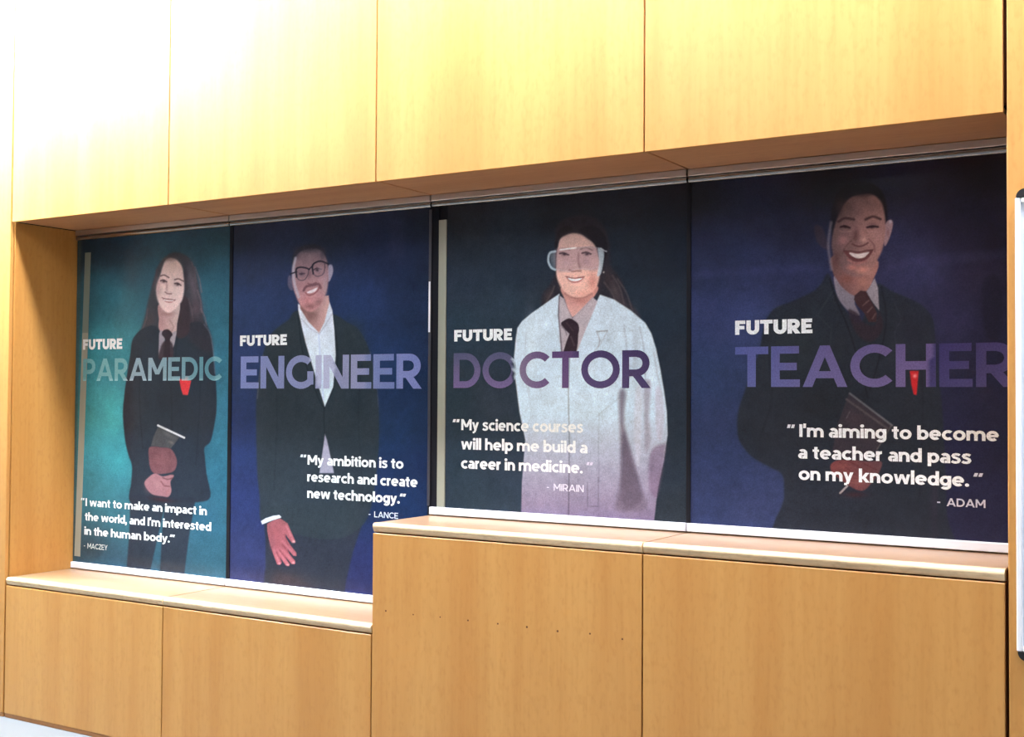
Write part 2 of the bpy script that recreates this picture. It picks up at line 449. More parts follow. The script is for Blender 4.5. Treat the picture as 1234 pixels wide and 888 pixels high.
    def grain(s, lc):
        r_ = np.random.default_rng(5); tot = np.zeros(len(s.X))
        for sc, am in ((0.006, .05), (0.018, .05), (0.06, .05)):
            gx = int((s.x1-s.x0)/sc)+3; gz = int((s.z1-s.z0)/sc)+3; G = r_.normal(0, 1, (gz, gx))
            fx = (s.X-s.x0)/sc; fz = (s.Z-s.z0)/sc; i = fx.astype(int); j = fz.astype(int); fx -= i; fz -= j
            tot += am*((G[j, i]*(1-fx)+G[j, i+1]*fx)*(1-fz)+(G[j+1, i]*(1-fx)+G[j+1, i+1]*fx)*fz)
        lc[:, :3] *= np.clip(1+tot, .7, 1.3)[:, None]
    def sheet(s, nm, f, lc):
        used, inv = np.unique(f, return_inverse=True); inv = inv.reshape(-1)
        me = bpy.data.meshes.new(nm); nv, nf = len(used), len(f)
        me.vertices.add(nv); me.loops.add(nf*4); me.polygons.add(nf)
        co = np.stack([s.X[used], np.full(nv, s.Y), s.Z[used]], 1).astype(np.float32)
        me.vertices.foreach_set('co', co.ravel())
        me.loops.foreach_set('vertex_index', inv.astype(np.int32))
        me.polygons.foreach_set('loop_start', np.arange(0, nf*4, 4, dtype=np.int32))
        me.update(calc_edges=True)
        at = me.color_attributes.new('ink', 'FLOAT_COLOR', 'POINT')
        at.data.foreach_set('color', lc[used].astype(np.float32).ravel())
        me.materials.append(M['print']); me.validate()
        return me
def islands(sel):
    """split a cell mask into connected pieces (largest first); crumbs join the largest piece"""
    ids = np.where(sel, np.arange(1, sel.size+1).reshape(sel.shape), 0)
    while True:
        p = np.pad(ids, 1); mx = ids.copy()
        for dj in (0, 1, 2):
            for di in (0, 1, 2): mx = np.maximum(mx, p[dj:dj+sel.shape[0], di:di+sel.shape[1]])
        mx = np.where(sel, mx, 0)
        for _ in range(3):                     # pointer jumping
            fl = np.concatenate([[0], mx.ravel()]); mx = fl[mx]
        if (mx == ids).all(): break
        ids = mx
    u, n = np.unique(ids[ids > 0], return_counts=True); o = np.argsort(-n); out = []
    for k in o:
        c = ids == u[k]
        if not out or n[k] >= 40: out.append(c)
        else: out[0] = out[0] | c
    return out
INK, VEIL = np.array((0.97, 1.02, 1.04)), 0.004

# ------------------------------------------------------------------ lettering (geometric sans drawn stroke by stroke)
def qpatch(P, nu, nv):
    # P: 4 corners (a,b,c,d) around; returns grid
    a, b, c, d = [np.array(p, float) for p in P]; V = []; F = []
    for j in range(nv+1):
        for i in range(nu+1):
            s_, t_ = i/nu, j/nv
            V.append((a*(1-s_)+b*s_)*(1-t_)+(d*(1-s_)+c*s_)*t_)
    for j in range(nv):
        for i in range(nu):
            k = j*(nu+1)+i; F.append((k, k+1, k+nu+2, k+nu+1))
    return V, F
class Glyphs:
    def __init__(s, w): s.w = w; s.V = []; s.F = []; s.lay = []; s.ox = 0.0; s.n = 0
    def _a(s, V, F):
        s.n += 1; s.lay += [(s.n % 7)]*len(V)
        k = len(s.V); s.V += [(p[0]+s.ox, p[1]) for p in V]; s.F += [tuple(i+k for i in f) for f in F]
    def rect(s, x0, y0, x1, y1): s._a(*qpatch([(x0, y0), (x1, y0), (x1, y1), (x0, y1)], max(1, int((x1-x0)/.1)), max(1, int((y1-y0)/.1))))
    def slab(s, x0, y0, x1, y1, k=1.0):
        L = math.hypot(x1-x0, y1-y0); wx = s.w*k*min(1.6, L/abs(y1-y0))/2
        s._a(*qpatch([(x0-wx, y0), (x0+wx, y0), (x1+wx, y1), (x1-wx, y1)], 2, 8))
    def arc(s, cx, cy, rx, ry, a0, a1, w=None):
        w = w or s.w; n = max(6, int(abs(a1-a0)/12)); V = []; F = []
        for i in range(n+1):
            q = math.radians(a0+(a1-a0)*i/n); c, k = math.cos(q), math.sin(q)
            for j in range(3):
                r = 1-j/2; V.append((cx+(rx-w*(1-r))*c, cy+(ry-w*(1-r))*k))
        for i in range(n):
            for j in range(2):
                b = i*3+j; F.append((b, b+3, b+4, b+1))
        s._a(V, F)
    def line(s, pts, w=None):
        w = (w or s.w)/2; P = [np.array(p, float) for p in pts]; V = []; F = []
        for i, p in enumerate(P):
            if i == 0: t_ = P[1]-p; k = 1
            elif i == len(P)-1: t_ = p-P[i-1]; k = 1
            else:
                a = (p-P[i-1])/np.linalg.norm(p-P[i-1]); b = (P[i+1]-p)/np.linalg.norm(P[i+1]-p); t_ = a+b
                k = 1/max(.5, np.linalg.norm(t_)/2)
            t_ = t_/np.linalg.norm(t_); n = np.array([-t_[1], t_[0]])*w*k
            V += [p+n, p-n]
        for i in range(len(P)-1): F.append((2*i, 2*i+1, 2*i+3, 2*i+2))
        s._a(V, F)
    def glyph(s, c):
        w = s.w; h = w/2; xh = 0.74; r = xh/2
        R, A, Sl, Ar = s.rect, s.arc, s.slab, s.line
        if c == ' ': return 0.30
        if c in 'FE':
            W = .64; R(0, 0, w, 1); R(w, 1-w*.92, W, 1); R(w, .5-w*.46, W*.92, .5+w*.46)
            if c == 'E': R(w, 0, W+.02, w*.92)
            return W+.02
        if c == 'U':
            W = .80; R(0, .38, w, 1); R(W-w, .38, W, 1); A(W/2, .39, W/2, .40, 180, 360); return W
        if c == 'T':
            W = .78; R(0, 1-w*.95, W, 1); R(W/2-h, 0, W/2+h, 1-w*.95); return W
        if c in 'RP':
            W = .74; R(0, 0, w, 1); R(w, 1-w*.95, .40, 1); R(w, .31, .40, .31+w*.95); A(.40, .655, W-.40, .345, -90, 90)
            if c == 'R': Sl(.40, .33, W-h*.9, 0); return W+.04
            return W
        if c == 'A':
            W = .98; Sl(h*1.05, 0, W/2, 1); Sl(W-h*1.05, 0, W/2, 1); R(.24, .21, W-.24, .21+w*.85); return W
        if c == 'M':
            W = 1.02; R(0, 0, w, 1); R(W-w, 0, W, 1); Sl(W/2, .27, h*1.1, 1); Sl(W/2, .27, W-h*1.1, 1); return W
        if c == 'N':
            W = .84; R(0, 0, w, 1); R(W-w, 0, W, 1); Sl(W-h*1.2, 0, h*1.2, 1); return W
        if c == 'D':
            W = .86; R(0, 0, w, 1); R(w, 0, .38, w); R(w, 1-w, .38, 1); A(.38, .5, W-.38, .5, -90, 90); return W
        if c == 'I': R(0, 0, w, 1); return w
        if c == 'L': R(0, 0, w, 1); R(w, 0, .60, w*.95); return .62
        if c == 'H': R(0, 0, w, 1); R(.82-w, 0, .82, 1); R(w, .5-h, .82-w, .5+h); return .82
        if c == 'C': A(.52, .5, .52, .51, 44, 316); return .90
        if c == 'G': A(.52, .5, .52, .51, 46, 325); R(.94-w, .12, .94, .52); return .95
        if c == 'O': A(.54, .5, .54, .51, 0, 360); return 1.08
        if c == 'Z': R(0, 0, .72, w); R(0, 1-w, .72, 1); Sl(h*1.3, w, .72-h*1.3, 1-w); return .72
        if c == 'Y': R(.41-h, 0, .41+h, .45); Sl(.41, .38, h*.9, 1); Sl(.41, .38, .82-h*.9, 1); return .82
        if c == 'a':
            W = .60; R(W-w, 0, W, .46); A(W-.30, .45, .30, .30, 0, 140); A(.25, .22, .25, .23, 90, 270); R(.25, .44-w*.8, W-w, .44); A(.28, .22, .30, .23, 270, 330); return W
        if c in 'bdpqg':
            W = .68
            A(W/2+(.01 if c in 'bp' else -.01), r, W/2, r+.01, 0, 360)
            if c == 'b': R(0, 0, w, 1.06)
            if c == 'd': R(W-w, 0, W, 1.06)
            if c == 'p': R(0, -.27, w, xh)
            if c in 'q': R(W-w, -.27, W, xh)
            if c == 'g': R(W-w, .0, W, xh); A(W/2, .02, W/2, .31, 215, 360)
            return W
        if c == 'c': A(.37, r, .37, r+.01, 48, 312); return .62
        if c == 'e': A(.36, r, .36, r+.01, 0, 312); R(w*.8, r-w*.42, .72-w*.2, r+w*.38); return .72
        if c == 'h': R(0, 0, w, 1.06); A(.33, .40, .33, .35, 0, 180); R(.66-w, 0, .66, .41); return .66
        if c == 'n': R(0, 0, w, xh); A(.33, .40, .33, .35, 0, 180); R(.66-w, 0, .66, .41); return .66
        if c == 'm':
            R(0, 0, w, xh)
            for q in (0, .66-w): A(q+.33, .40, .33, .35, 0, 180); R(q+.66-w, 0, q+.66, .41)
            return 1.32-w
        if c == 'u': R(0, .33, w, xh); A(.33, .34, .33, .35, 180, 360); R(.66-w, 0, .66, xh); return .66
        if c == 'r': R(0, 0, w, xh); A(.36, .40, .36, .35, 88, 165); return .40
        if c == 'i': R(0, 0, w, xh); A(h, .94, h*1.2, h*1.2, 0, 360, h*1.19); return w
        if c == 'l': R(0, 0, w, 1.06); return w
        if c == 'k': R(0, 0, w, 1.06); Sl(w*1.1, .26, .54, xh); Sl(.56, 0, .28, .42); return .66
        if c == 'o': A(.37, r, .37, r+.01, 0, 360); return .74
        if c == 's':
            Ar([(.50, .60), (.42, .655), (.29, .675), (.16, .64), (.11, .55), (.17, .455), (.30, .40), (.43, .33), (.47, .22), (.41, .115), (.28, .07), (.14, .09), (.04, .16)], w*.86); return .56
        if c == 't': R(.11, .18, .11+w, .94); R(0, xh-w*.85, .42, xh); A(.11+.19, .19, .19, .20, 180, 300); return .43
        if c == 'w':
            for a, b in ((h, .26), (.50, .26), (.50, .76), (1.02-h, .76)): Sl(b, 0, a, xh, .9)
            return 1.02
        if c == 'y': Sl(.34, 0, h, xh, .95); Sl(.24, -.18, .66-h, xh, .95); R(.06, -.27, .24, -.27+w*.8); return .66
        if c == "'": Sl(h*.9, .70, h, 1.06, .85); return w
        if c == ',': R(0, 0, w*1.05, w*1.05); Sl(h*.5, -.18, h*1.1, 0, .7); return w
        if c == '.': A(h*1.1, h*1.1, h*1.15, h*1.15, 0, 360, h*1.14); return w*1.15
        if c == '-': R(0, .34, .34, .34+w*.9); return .34
        if c in '\u201c\u201d':
            for q in (0, .30):
                if c == '\u201c': Sl(q+h, .72, q+h*1.7, 1.0, 1.05)
                else: Sl(q+h*.5, .72, q+h*1.4, 1.0, 1.05)
            return .50
        raise ValueError(c)
    def word(s, txt, track=0.07):
        for i, c in enumerate(txt):
            s.ox += s.glyph(c) + (track if c != ' ' else 0.0)
        return s.ox - track
def lettering(name, art, parent, txt, p0, p1, cap, wt, color, track=0.07, yoff=0.0010):
    """txt on the sheet with its baseline from photo point p0 to p1; cap = cap height in photo pixels at p0; one mesh per word"""
    a = on_y(p0[0], p0[1], art.Y); b = on_y(p1[0], p1[1], art.Y); c = on_y(p0[0], p0[1]-cap, art.Y)
    zb = (a[2]+b[2])/2; hc = c[2]-a[2]
    W = Glyphs(wt).word(txt, track); sx = (b[0]-a[0])/W; ox = 0.0
    for wd in txt.split(' '):
        if wd:
            g = Glyphs(wt); g.ox = ox; ox = g.word(wd, track)+track
            V = np.array(g.V, float); x = np.minimum(a[0]+V[:, 0]*sx, art.x1-0.0005); z = zb+V[:, 1]*hc
            u, v = to_px(x, art.Y, z); base = art.sample(x, z)
            col = color(u, v, base, V[:, 1]) if callable(color) else np.tile(np.array(color, float), (len(x), 1))
            me = bpy.data.meshes.new(name)
            me.from_pydata([(p, art.Y-yoff-0.00009*l, q) for p, q, l in zip(x, z, g.lay)], [], g.F); me.update()
            lc = np.ones((len(x), 4)); lc[:, :3] = np.clip(lin(np.clip(col, 0, 255))*INK-VEIL, 0.0015, (0.89, 0.92, 0.93))
            at = me.color_attributes.new('ink', 'FLOAT_COLOR', 'POINT'); at.data.foreach_set('color', lc.astype(np.float32).ravel())
            me.materials.append(M['print']); link(name, me, parent)
        ox += 0.30

def ramp(v, v0, v1, c0, c1):
    t_ = np.clip((v-v0)/(v1-v0), 0, 1)[:, None]
    return np.array(c0, float)*(1-t_)+np.array(c1, float)*t_
def poster(label, art, body, order):
    t = empty('poster', ((art.x0+art.x1)/2, art.Y, art.z0), label, 'poster', 'career posters in the wall recess')
    ms = art.meshes(); first = [me for nm, me in ms if nm == body][0]
    bd = link('printed_person', first, t); tag(bd, order)
    for nm, me in ms:
        if me is not first: link(nm, me, t if nm == 'print_sheet' else bd)
    return t
WHITE = (250, 252, 255)
PY = D - 0.002

# ================================================================== poster: paramedic (teal)
A1 = Art(X0+0.004, X1-0.003, ZL+0.0365, ZF-0.0495, 0.0034, PY)
A1.bg([(96, 300, 40, 52, 58), (130, 292, 40, 58, 68), (160, 300, 42, 68, 80), (230, 285, 46, 76, 90), (274, 275, 46, 72, 82), (272, 330, 52, 96, 112),
       (110, 365, 52, 92, 95), (150, 355, 54, 112, 116), (260, 360, 54, 108, 124), (160, 335, 48, 84, 94), (120, 430, 62, 132, 130), (140, 420, 68, 146, 144),
       (265, 430, 60, 122, 142), (135, 500, 82, 182, 172), (112, 500, 72, 150, 142), (268, 500, 64, 128, 150), (140, 550, 72, 158, 154), (262, 570, 54, 108, 126),
       (120, 590, 64, 122, 122), (145, 620, 62, 110, 114), (250, 625, 54, 100, 118), (108, 660, 58, 74, 78), (135, 680, 55, 82, 92), (205, 675, 54, 84, 96), (258, 688, 54, 92, 106)])
A1.C *= ramp(A1.U, 150, 250, (.86, .96, 1.06), (.88, .92, .96))
A1.fill([(88, 270), (99, 270), (96, 400), (90, 700), (80, 700)], (66, 78, 74), 5, None, .7, False)
# trousers
A1.fill([(157, 596), (156, 640), (152, 692), (180, 692), (189, 652), (198, 612), (195.5, 640), (192.5, 694), (221.5, 696), (228, 645), (236, 600)], (42, 48, 60), 2.5, 'trousers', .95, False)
# hair behind
A1.fill([(209, 304), (199, 310), (190, 321), (185.5, 335), (181, 352), (177.5, 366), (175, 380), (171, 394), (166, 406), (185, 412), (196, 398), (196, 370), (220, 372), (214, 400), (238, 408), (254, 412), (251, 396), (246, 384), (244, 370), (241, 352), (237.5, 335), (232, 317), (223, 307)], (58, 58, 66), 4, 'hair', .95)
A1.blob(233, 345, 7, 26, (104, 88, 98), .75, -.15)
A1.blob(230, 330, 6, 14, (96, 88, 98), .6)
A1.blob(236, 372, 9, 14, (96, 76, 86), .7)
A1.blob(181, 385, 7, 16, (70, 62, 66), .8, .3)
A1.blob(222, 345, 3.5, 25, (56, 46, 54), .8, .1)
A1.blob(224, 388, 12, 9, (72, 54, 62), .8)
for (u0, v0, u1, v1, c) in ((235, 322, 243, 352, 120), (238, 350, 243, 376, 118), (231, 316, 236, 340, 105), (227, 360, 233, 392, 96), (178, 372, 172, 396, 96), (242, 372, 249, 392, 120), (189, 325, 184, 345, 74)):
    A1.stroke([(u0, v0), ((u0+u1)/2+1.5, (v0+v1)/2), (u1, v1)], 1.5, (c, c-18, c-10), 2.0, None, .7)
# blazer
A1.fill([(172, 396), (163, 404), (159, 412), (157, 427), (153.5, 449), (150, 474), (148, 498), (149.5, 520), (151.5, 535), (155, 549), (159, 562), (158, 582), (156.5, 604), (180, 607), (205, 606), (239, 605), (253.5, 598.5), (249, 571), (247, 551), (246.5, 539), (254, 531), (259.5, 505), (261, 490), (260.5, 465), (257, 427), (253.5, 404), (247, 392), (235, 388), (214, 398), (205, 420), (192, 398), (184, 392)], (40, 46, 58), 2.2, 'blazer', .97)
A1.fill([(232, 386), (245, 390), (253, 402), (256, 424), (240, 420), (225, 404)], (50, 46, 56), 8, None, .7)
A1.blob(200, 470, 30, 40, (36, 40, 49), .5)
A1.blob(166, 500, 10, 60, (45, 50, 60), .5)
A1.blob(246, 500, 9, 40, (46, 52, 64), .6)
A1.stroke([(246, 391), (253, 402), (257, 424), (259, 450)], 1.3, (112, 112, 128), 2.2, None, .55, True)
A1.stroke([(192, 405), (198, 440), (206, 470), (207, 520)], 1.0, (30, 34, 42), 2.5, None, .6, True)
A1.stroke([(214, 404), (210, 440), (206, 468)], 1.0, (30, 34, 42), 2.5, None, .6, True)
A1.stroke([(170, 430), (168, 480), (172, 540)], 1.2, (32, 36, 44), 3, None, .6, True)
A1.stroke([(242, 440), (240, 500), (236, 560)], 1.2, (32, 38, 48), 3, None, .6, True)
# neck, shirt, tie
A1.fill([(210, 358), (226, 360), (228, 400), (212, 404)], (58, 46, 54), 3, 'hair')
A1.fill([(192, 366), (191.5, 384), (191.5, 396), (198, 404), (206, 405), (212, 402), (213.5, 390), (216, 364)], lambda u, v, c: ramp(u, 192, 214, (176, 134, 134), (196, 168, 164)), 2, 'neck')
A1.blob(202, 378, 9, 4, (146, 106, 104), .7)
A1.stroke([(204, 385), (209, 394), (206, 400)], 1.5, (150, 118, 116), 2, None, .6, True)
A1.fill([(192, 401), (195, 398), (199, 406), (196.5, 418), (196, 429), (191.5, 429), (191.5, 412)], (150, 138, 148), 1.6, 'shirt')
A1.fill([(203.5, 405), (212, 399), (211.5, 408), (208.5, 419), (205, 414)], (158, 146, 152), 1.6, 'shirt')
A1.fill([(192, 424), (197, 412), (205, 411), (209, 419), (207, 433), (192, 433)], (62, 48, 56), 3, 'jumper', .9)
A1.fill([(197, 398), (203, 397), (208, 403), (205, 409), (204.5, 431), (198, 431), (199, 410), (195, 403)], (52, 40, 48), 1.5, 'necktie')
# face
SK1 = lambda u, v, c: ramp(v, 312, 372, (204, 172, 164), (232, 200, 196))
A1.fill([(205, 311), (199, 314.5), (195.5, 323), (192.5, 333), (189, 343), (188.5, 355), (192, 366.5), (199, 375), (205, 376.5), (213.5, 369.5), (219.5, 361.5), (222, 349), (221.5, 336), (219.5, 322), (213.5, 313.5)], SK1, 3.0, 'face')
A1.blob(205, 312.5, 10, 3, (120, 96, 98), .6); A1.blob(191, 347, 4, 14, (166, 126, 126), .6)
A1.blob(206, 321, 10, 6, (204, 172, 162), .5)
A1.blob(212, 352, 6, 6, (226, 196, 190), .6)
A1.blob(201, 345, 1.8, 8, (164, 124, 122), .7)
A1.blob(197, 339.5, 4, 2.6, (140, 102, 104), .7)
A1.blob(213.5, 342.5, 4.5, 2.6, (140, 102, 104), .65)
A1.stroke([(193.5, 332.5), (198, 331.5), (203.5, 334.5)], 1.6, (88, 62, 64), 1.4, None, .85, True)
A1.stroke([(210.5, 337), (215, 336), (221, 338.8)], 1.6, (84, 60, 62), 1.4, None, .85, True)
A1.stroke([(193.6, 338.3), (197, 337.4), (200.8, 339.6)], 1.6, (66, 46, 50), 1.2, None, .9, True); A1.blob(197.3, 339, 1.9, 1.5, (52, 38, 44), .9)
A1.stroke([(210.6, 341.6), (214, 341.2), (218, 343.8)], 1.6, (66, 46, 50), 1.2, None, .9, True); A1.blob(214.2, 342.8, 2.0, 1.6, (52, 38, 44), .9)
A1.stroke([(199, 352), (202, 353.8), (206.5, 354)], 1.5, (118, 78, 80), 1.5, None, .8, True)
A1.fill([(195.5, 358.5), (199, 360.5), (205, 361), (211, 361.5), (206, 365), (199, 363.5)], (176, 112, 112), 1.3, None, .8)
A1.stroke([(198, 361.4), (203, 362.4), (208.5, 362.2)], 1.5, (236, 222, 218), 1.0, None, .95)
A1.stroke([(195, 358.5), (199, 360), (205, 360.6), (211.3, 361.6)], 1.0, (110, 66, 70), 1.0, None, .85, True)
A1.blob(204, 370.5, 6, 3, (228, 190, 188), .6)
# badge, book, hands
A1.fill([(216, 456.5), (230.3, 458.8), (228.5, 467), (226.3, 476), (220.5, 475.5), (218, 468)], (224, 60, 66), 1.2, 'badge', 1, False)
A1.fill([(190, 515), (197, 516), (216, 527), (211, 534), (206, 540), (182, 537), (185, 526)], (74, 74, 78), 1.6, 'book', 1, False)
A1.blob(203, 524, 8, 2.5, (104, 102, 102), .7, .5); A1.blob(206, 533, 4, 2, (116, 108, 102), .7, .4)
A1.stroke([(190.3, 512.6), (222, 527.4)], 2.3, (226, 224, 226), 1.0, 'book')
A1.fill([(179.5, 540), (186, 538), (194, 539), (206, 541), (212.5, 552), (212.5, 562), (207, 569), (189, 571), (182, 566), (179.5, 554)], (114, 74, 80), 1.8, 'hand')
A1.blob(196, 556, 12, 8, (126, 82, 86), .6)
for q in (546.5, 553, 559.5):
    A1.stroke([(180, q), (188, q+.6), (194, q+2.4)], .9, (108, 66, 72), 1.3, None, .7, True)
A1.fill([(174, 583), (179, 575), (187, 570.5), (196, 574), (206, 572), (209.5, 573.5), (206, 579), (205.5, 584), (206.5, 592), (203, 598.5), (196, 598), (182.5, 595)], (154, 108, 114), 1.6, 'hand')
A1.blob(190, 583, 8, 6, (168, 122, 126), .6)
A1.stroke([(194, 580), (198, 585), (204, 586)], 1.6, (110, 68, 72), 1.6, None, .8, True)
A1.blob(180, 586, 6, 8, (150, 104, 110), .6); A1.stroke([(196, 575.5), (202, 577.5), (208, 576)], 1.3, (92, 58, 62), 1.5, None, .8, True)
A1.stroke([(203, 590), (200, 596)], 1.2, (150, 98, 102), 1.3, None, .7)
A1.blob(194, 602, 16, 3, (64, 34, 42), .7, .12)
A1.tone(('face', 'neck', 'ear', 'safety_glasses', 'shirt'), 1.06)
P1 = poster('teal poster of a long haired girl in dark blazer, leftmost in the recess', A1, 'blazer', 'printed girl with long brown hair, dark blazer, tie and a book in her hands')
k = MB(); k.prism_y([(-2.2555, 2.376), (-2.2100, 2.376), (-2.2215, 1.95), (-2.268, 1.95)], PY-0.0009, PY-0.0003)  # pale tilted strip near the left edge, duller in its upper part
k.build('edge_strip', M['edge_strip_dull'], P1)
k = MB(); k.prism_y([(-2.268, 1.9495), (-2.2215, 1.9495), (-2.2590, 0.765), (-2.3050, 0.765)], PY-0.0009, PY-0.0003)
k.build('edge_strip', M['edge_strip'], P1)
lettering('heading_lettering', A1, P1, 'FUTURE', (100.2, 421.2), (147.6, 420.6), 12.4, .27, WHITE, .05)
def c_para(u, v, b, h):
    out = b*.36 + np.array((150, 196, 200))*.64
    dk = np.clip((110-b.mean(1))/60, 0, 1)[:, None]
    out = out*(1-dk) + dk*ramp(u, 180, 250, (146, 166, 178), (92, 138, 150))
    return out + (np.clip((.12-h)/.12, 0, 1)*32)[:, None]
lettering('title_lettering', A1, P1, 'PARAMEDIC', (100.2, 458.6), (267.6, 458.6), 26.4, .195, c_para, .08)
Q1 = [('I want to make an impact in', (103.2, 609.6), (249.5, 620.8), 9.4), ('the world, and I\'m interested', (102.4, 626.8), (254.6, 640), 9.4), ('in the human body.\u201d', (101.8, 644.3), (210.3, 654), 9.4)]
for t_, a_, b_, h_ in Q1: lettering('quote_lettering', A1, P1, t_, a_, b_, h_, .21, (236, 248, 248), .045)
lettering('quote_lettering', A1, P1, '\u201c', (97.6, 609.2), (101.4, 609.5), 9.4, .2, (226, 240, 240))
lettering('name_lettering', A1, P1, '-  MACZEY', (101.2, 660.2), (129.6, 663), 6.2, .15, (200, 214, 214), .09)

# ================================================================== poster: engineer (blue)
A2 = Art(X1+0.020, X2-0.012, ZL+0.0365, ZF-0.0495, 0.0034, PY)
A2.bg([(290, 285, 40, 46, 62), (400, 275, 44, 50, 66), (512, 262, 36, 42, 56), (300, 325, 46, 56, 86), (470, 310, 40, 48, 76), (510, 330, 36, 44, 66),
       (300, 370, 50, 66, 112), (440, 370, 46, 62, 108), (505, 380, 40, 52, 84), (298, 430, 56, 70, 128), (470, 440, 50, 68, 124), (508, 450, 40, 54, 96),
       (296, 530, 54, 66, 130), (480, 520, 46, 66, 118), (508, 560, 40, 52, 98), (296, 600, 54, 62, 124), (480, 600, 42, 58, 108), (298, 680, 60, 64, 122), (440, 690, 54, 56, 112), (310, 695, 68, 66, 118)])
A2.C *= ramp(A2.V, 330, 450, (.97, .98, .98), (.76, .82, .75))
A2.fill([(470, 265), (487, 264), (488, 310), (470, 312)], (52, 58, 84), 10, None, .35, False)  # lighter rectangle: a reflection painted into the sheet colour
# trousers
A2.fill([(316, 610), (320, 650), (320, 682), (317, 712), (414, 722), (417, 700), (425, 666), (436, 632), (446, 600)], (44, 48, 58), 3, 'trousers', .95, False)
A2.blob(345, 700, 26, 16, (60, 54, 60), .7)
A2.fill([(333, 690), (341, 690), (385, 712), (330, 712)], (64, 52, 58), 10, None, .4)
# jacket
A2.fill([(359, 374), (348, 385), (338, 392), (327, 402), (320, 417), (314, 440), (310, 470), (308.5, 500), (310, 568), (313, 600), (315, 628), (337, 621), (345, 640), (400, 650), (436, 634), (449, 602), (456, 545), (456.5, 490), (452, 455), (444, 419), (432, 397), (418, 388), (400, 378)], (47, 55, 62), 3, 'jacket', .96)
A2.blob(335, 460, 16, 60, (42, 50, 57), .6); A2.blob(430, 470, 14, 70, (40, 50, 60), .6)
A2.blob(425, 400, 14, 16, (54, 62, 66), .5)
A2.stroke([(317, 428), (313, 450), (310, 480)], 1.2, (96, 100, 116), 2, None, .5, True)
A2.stroke([(446, 424), (453, 455), (456, 490)], 1.2, (70, 78, 100), 2, None, .5, True)
A2.stroke([(331, 440), (334, 500), (330, 590)], 1.2, (38, 44, 52), 3, None, .6, True)
A2.stroke([(436, 440), (432, 500), (437, 590)], 1.2, (38, 44, 52), 3, None, .6, True)
A2.stroke([(359, 380), (366, 430), (384, 480), (391, 492)], 1.0, (32, 38, 44), 2, None, .8, True)
A2.stroke([(402, 382), (407, 430), (401, 470), (391, 492), (391, 525)], 1.0, (32, 38, 44), 2, None, .8, True)
A2.stroke([(391, 525), (383, 570), (378, 600)], 1.0, (36, 42, 50), 2, None, .6, True)
# shirt
SH2 = lambda u, v, c: ramp(v, 370, 490, (206, 208, 218), (198, 214, 236))
A2.fill([(359, 366), (359.5, 374), (364, 395), (368, 412), (373, 429), (381, 456), (391.5, 490), (401.5, 466), (404.5, 428), (403, 398), (400.5, 374), (397, 364), (384, 380)], SH2, 1.6, 'shirt', 1, False)
A2.stroke([(384, 402), (386.5, 440), (390, 482)], 1.2, (176, 188, 210), 1.8, None, .7, True)
A2.stroke([(363, 384), (374, 396), (384, 402)], 1.1, (168, 168, 182), 1.4, None, .8)
A2.stroke([(400, 378), (392, 392), (385, 402)], 1.1, (168, 168, 182), 1.4, None, .8)
A2.fill([(391.5, 523), (394, 530), (402.5, 570), (385, 570), (390, 535)], (150, 146, 164), 1.8, 'shirt', .95, False)
# neck
A2.fill([(361, 360), (362, 372), (372, 388), (384.5, 401), (391, 388), (397, 364), (396, 356)], lambda u, v, c: ramp(u, 364, 392, (122, 88, 88), (192, 152, 150)), 1.8, 'neck', 1, False)
A2.blob(376, 380, 9, 7, (112, 82, 82), .6)
# hair, ears, face
A2.fill([(352.5, 322), (353, 308), (360, 299), (371, 294.5), (382, 295), (390, 301), (393.5, 313), (394, 325), (360, 335)], (46, 50, 62), 3, 'hair')
A2.fill([(347.5, 333), (351, 334), (353, 348), (350.5, 349.5), (347, 344)], (84, 80, 100), 2.5, 'ear')
A2.fill([(396, 320), (400, 319.5), (401.5, 326), (399.5, 334), (396, 339.5), (394, 330)], (142, 134, 154), 2, 'ear')
A2.fill([(371, 300), (361, 304), (355, 312), (352, 326), (352.5, 343), (356.5, 356), (361, 366), (369, 374), (377, 375), (386, 367), (392.5, 354), (395.8, 337), (395, 319), (391, 307), (384, 300.5)], lambda u, v, c: ramp(v, 302, 366, (112, 94, 102), (188, 134, 136)), 3.0, 'face')
A2.blob(371, 300, 20, 6, (52, 52, 64), .85); A2.blob(389, 306, 4, 8, (66, 60, 72), .7); A2.blob(357, 306, 4, 6, (60, 58, 70), .6)
A2.blob(373, 309, 12, 7, (128, 104, 110), .7)
A2.stroke([(356, 311), (353.5, 325), (355, 342), (360, 358)], 3.2, (172, 166, 180), 2.6, None, .75, True)
A2.blob(392, 345, 3, 14, (158, 138, 148), .7); A2.blob(388, 350, 5, 8, (176, 136, 140), .6)
A2.blob(370, 362, 8, 8, (178, 116, 118), .6); A2.blob(365, 352, 4, 8, (178, 132, 136), .6); A2.blob(373, 369, 8, 4, (128, 88, 92), .8); A2.blob(384, 364, 6, 4, (120, 88, 92), .7, -.5)
A2.blob(363, 330, 7, 6, (104, 86, 96), .7); A2.blob(383, 326, 6, 6, (124, 102, 112), .6)
A2.blob(373, 331, 3, 6, (104, 78, 86), .7, .1)
A2.blob(364, 343, 5, 4, (160, 116, 122), .7); A2.blob(389, 337, 4, 5, (158, 124, 130), .7)
A2.blob(377, 338, 4, 3, (162, 124, 128), .8)
A2.stroke([(371, 341.5), (375, 342.5), (381, 340.5)], 1.3, (96, 62, 70), 1.6, None, .7, True)
A2.stroke([(366, 350), (369, 345.5), (377, 343.5), (384, 342.5), (386.5, 347)], 3.0, (92, 62, 70), 2.4, None, .75, True)
A2.fill([(370, 352), (375, 349.6), (382, 346.6), (380.8, 350), (376.5, 352.6), (372, 353.4)], (222, 208, 214), 1.2)
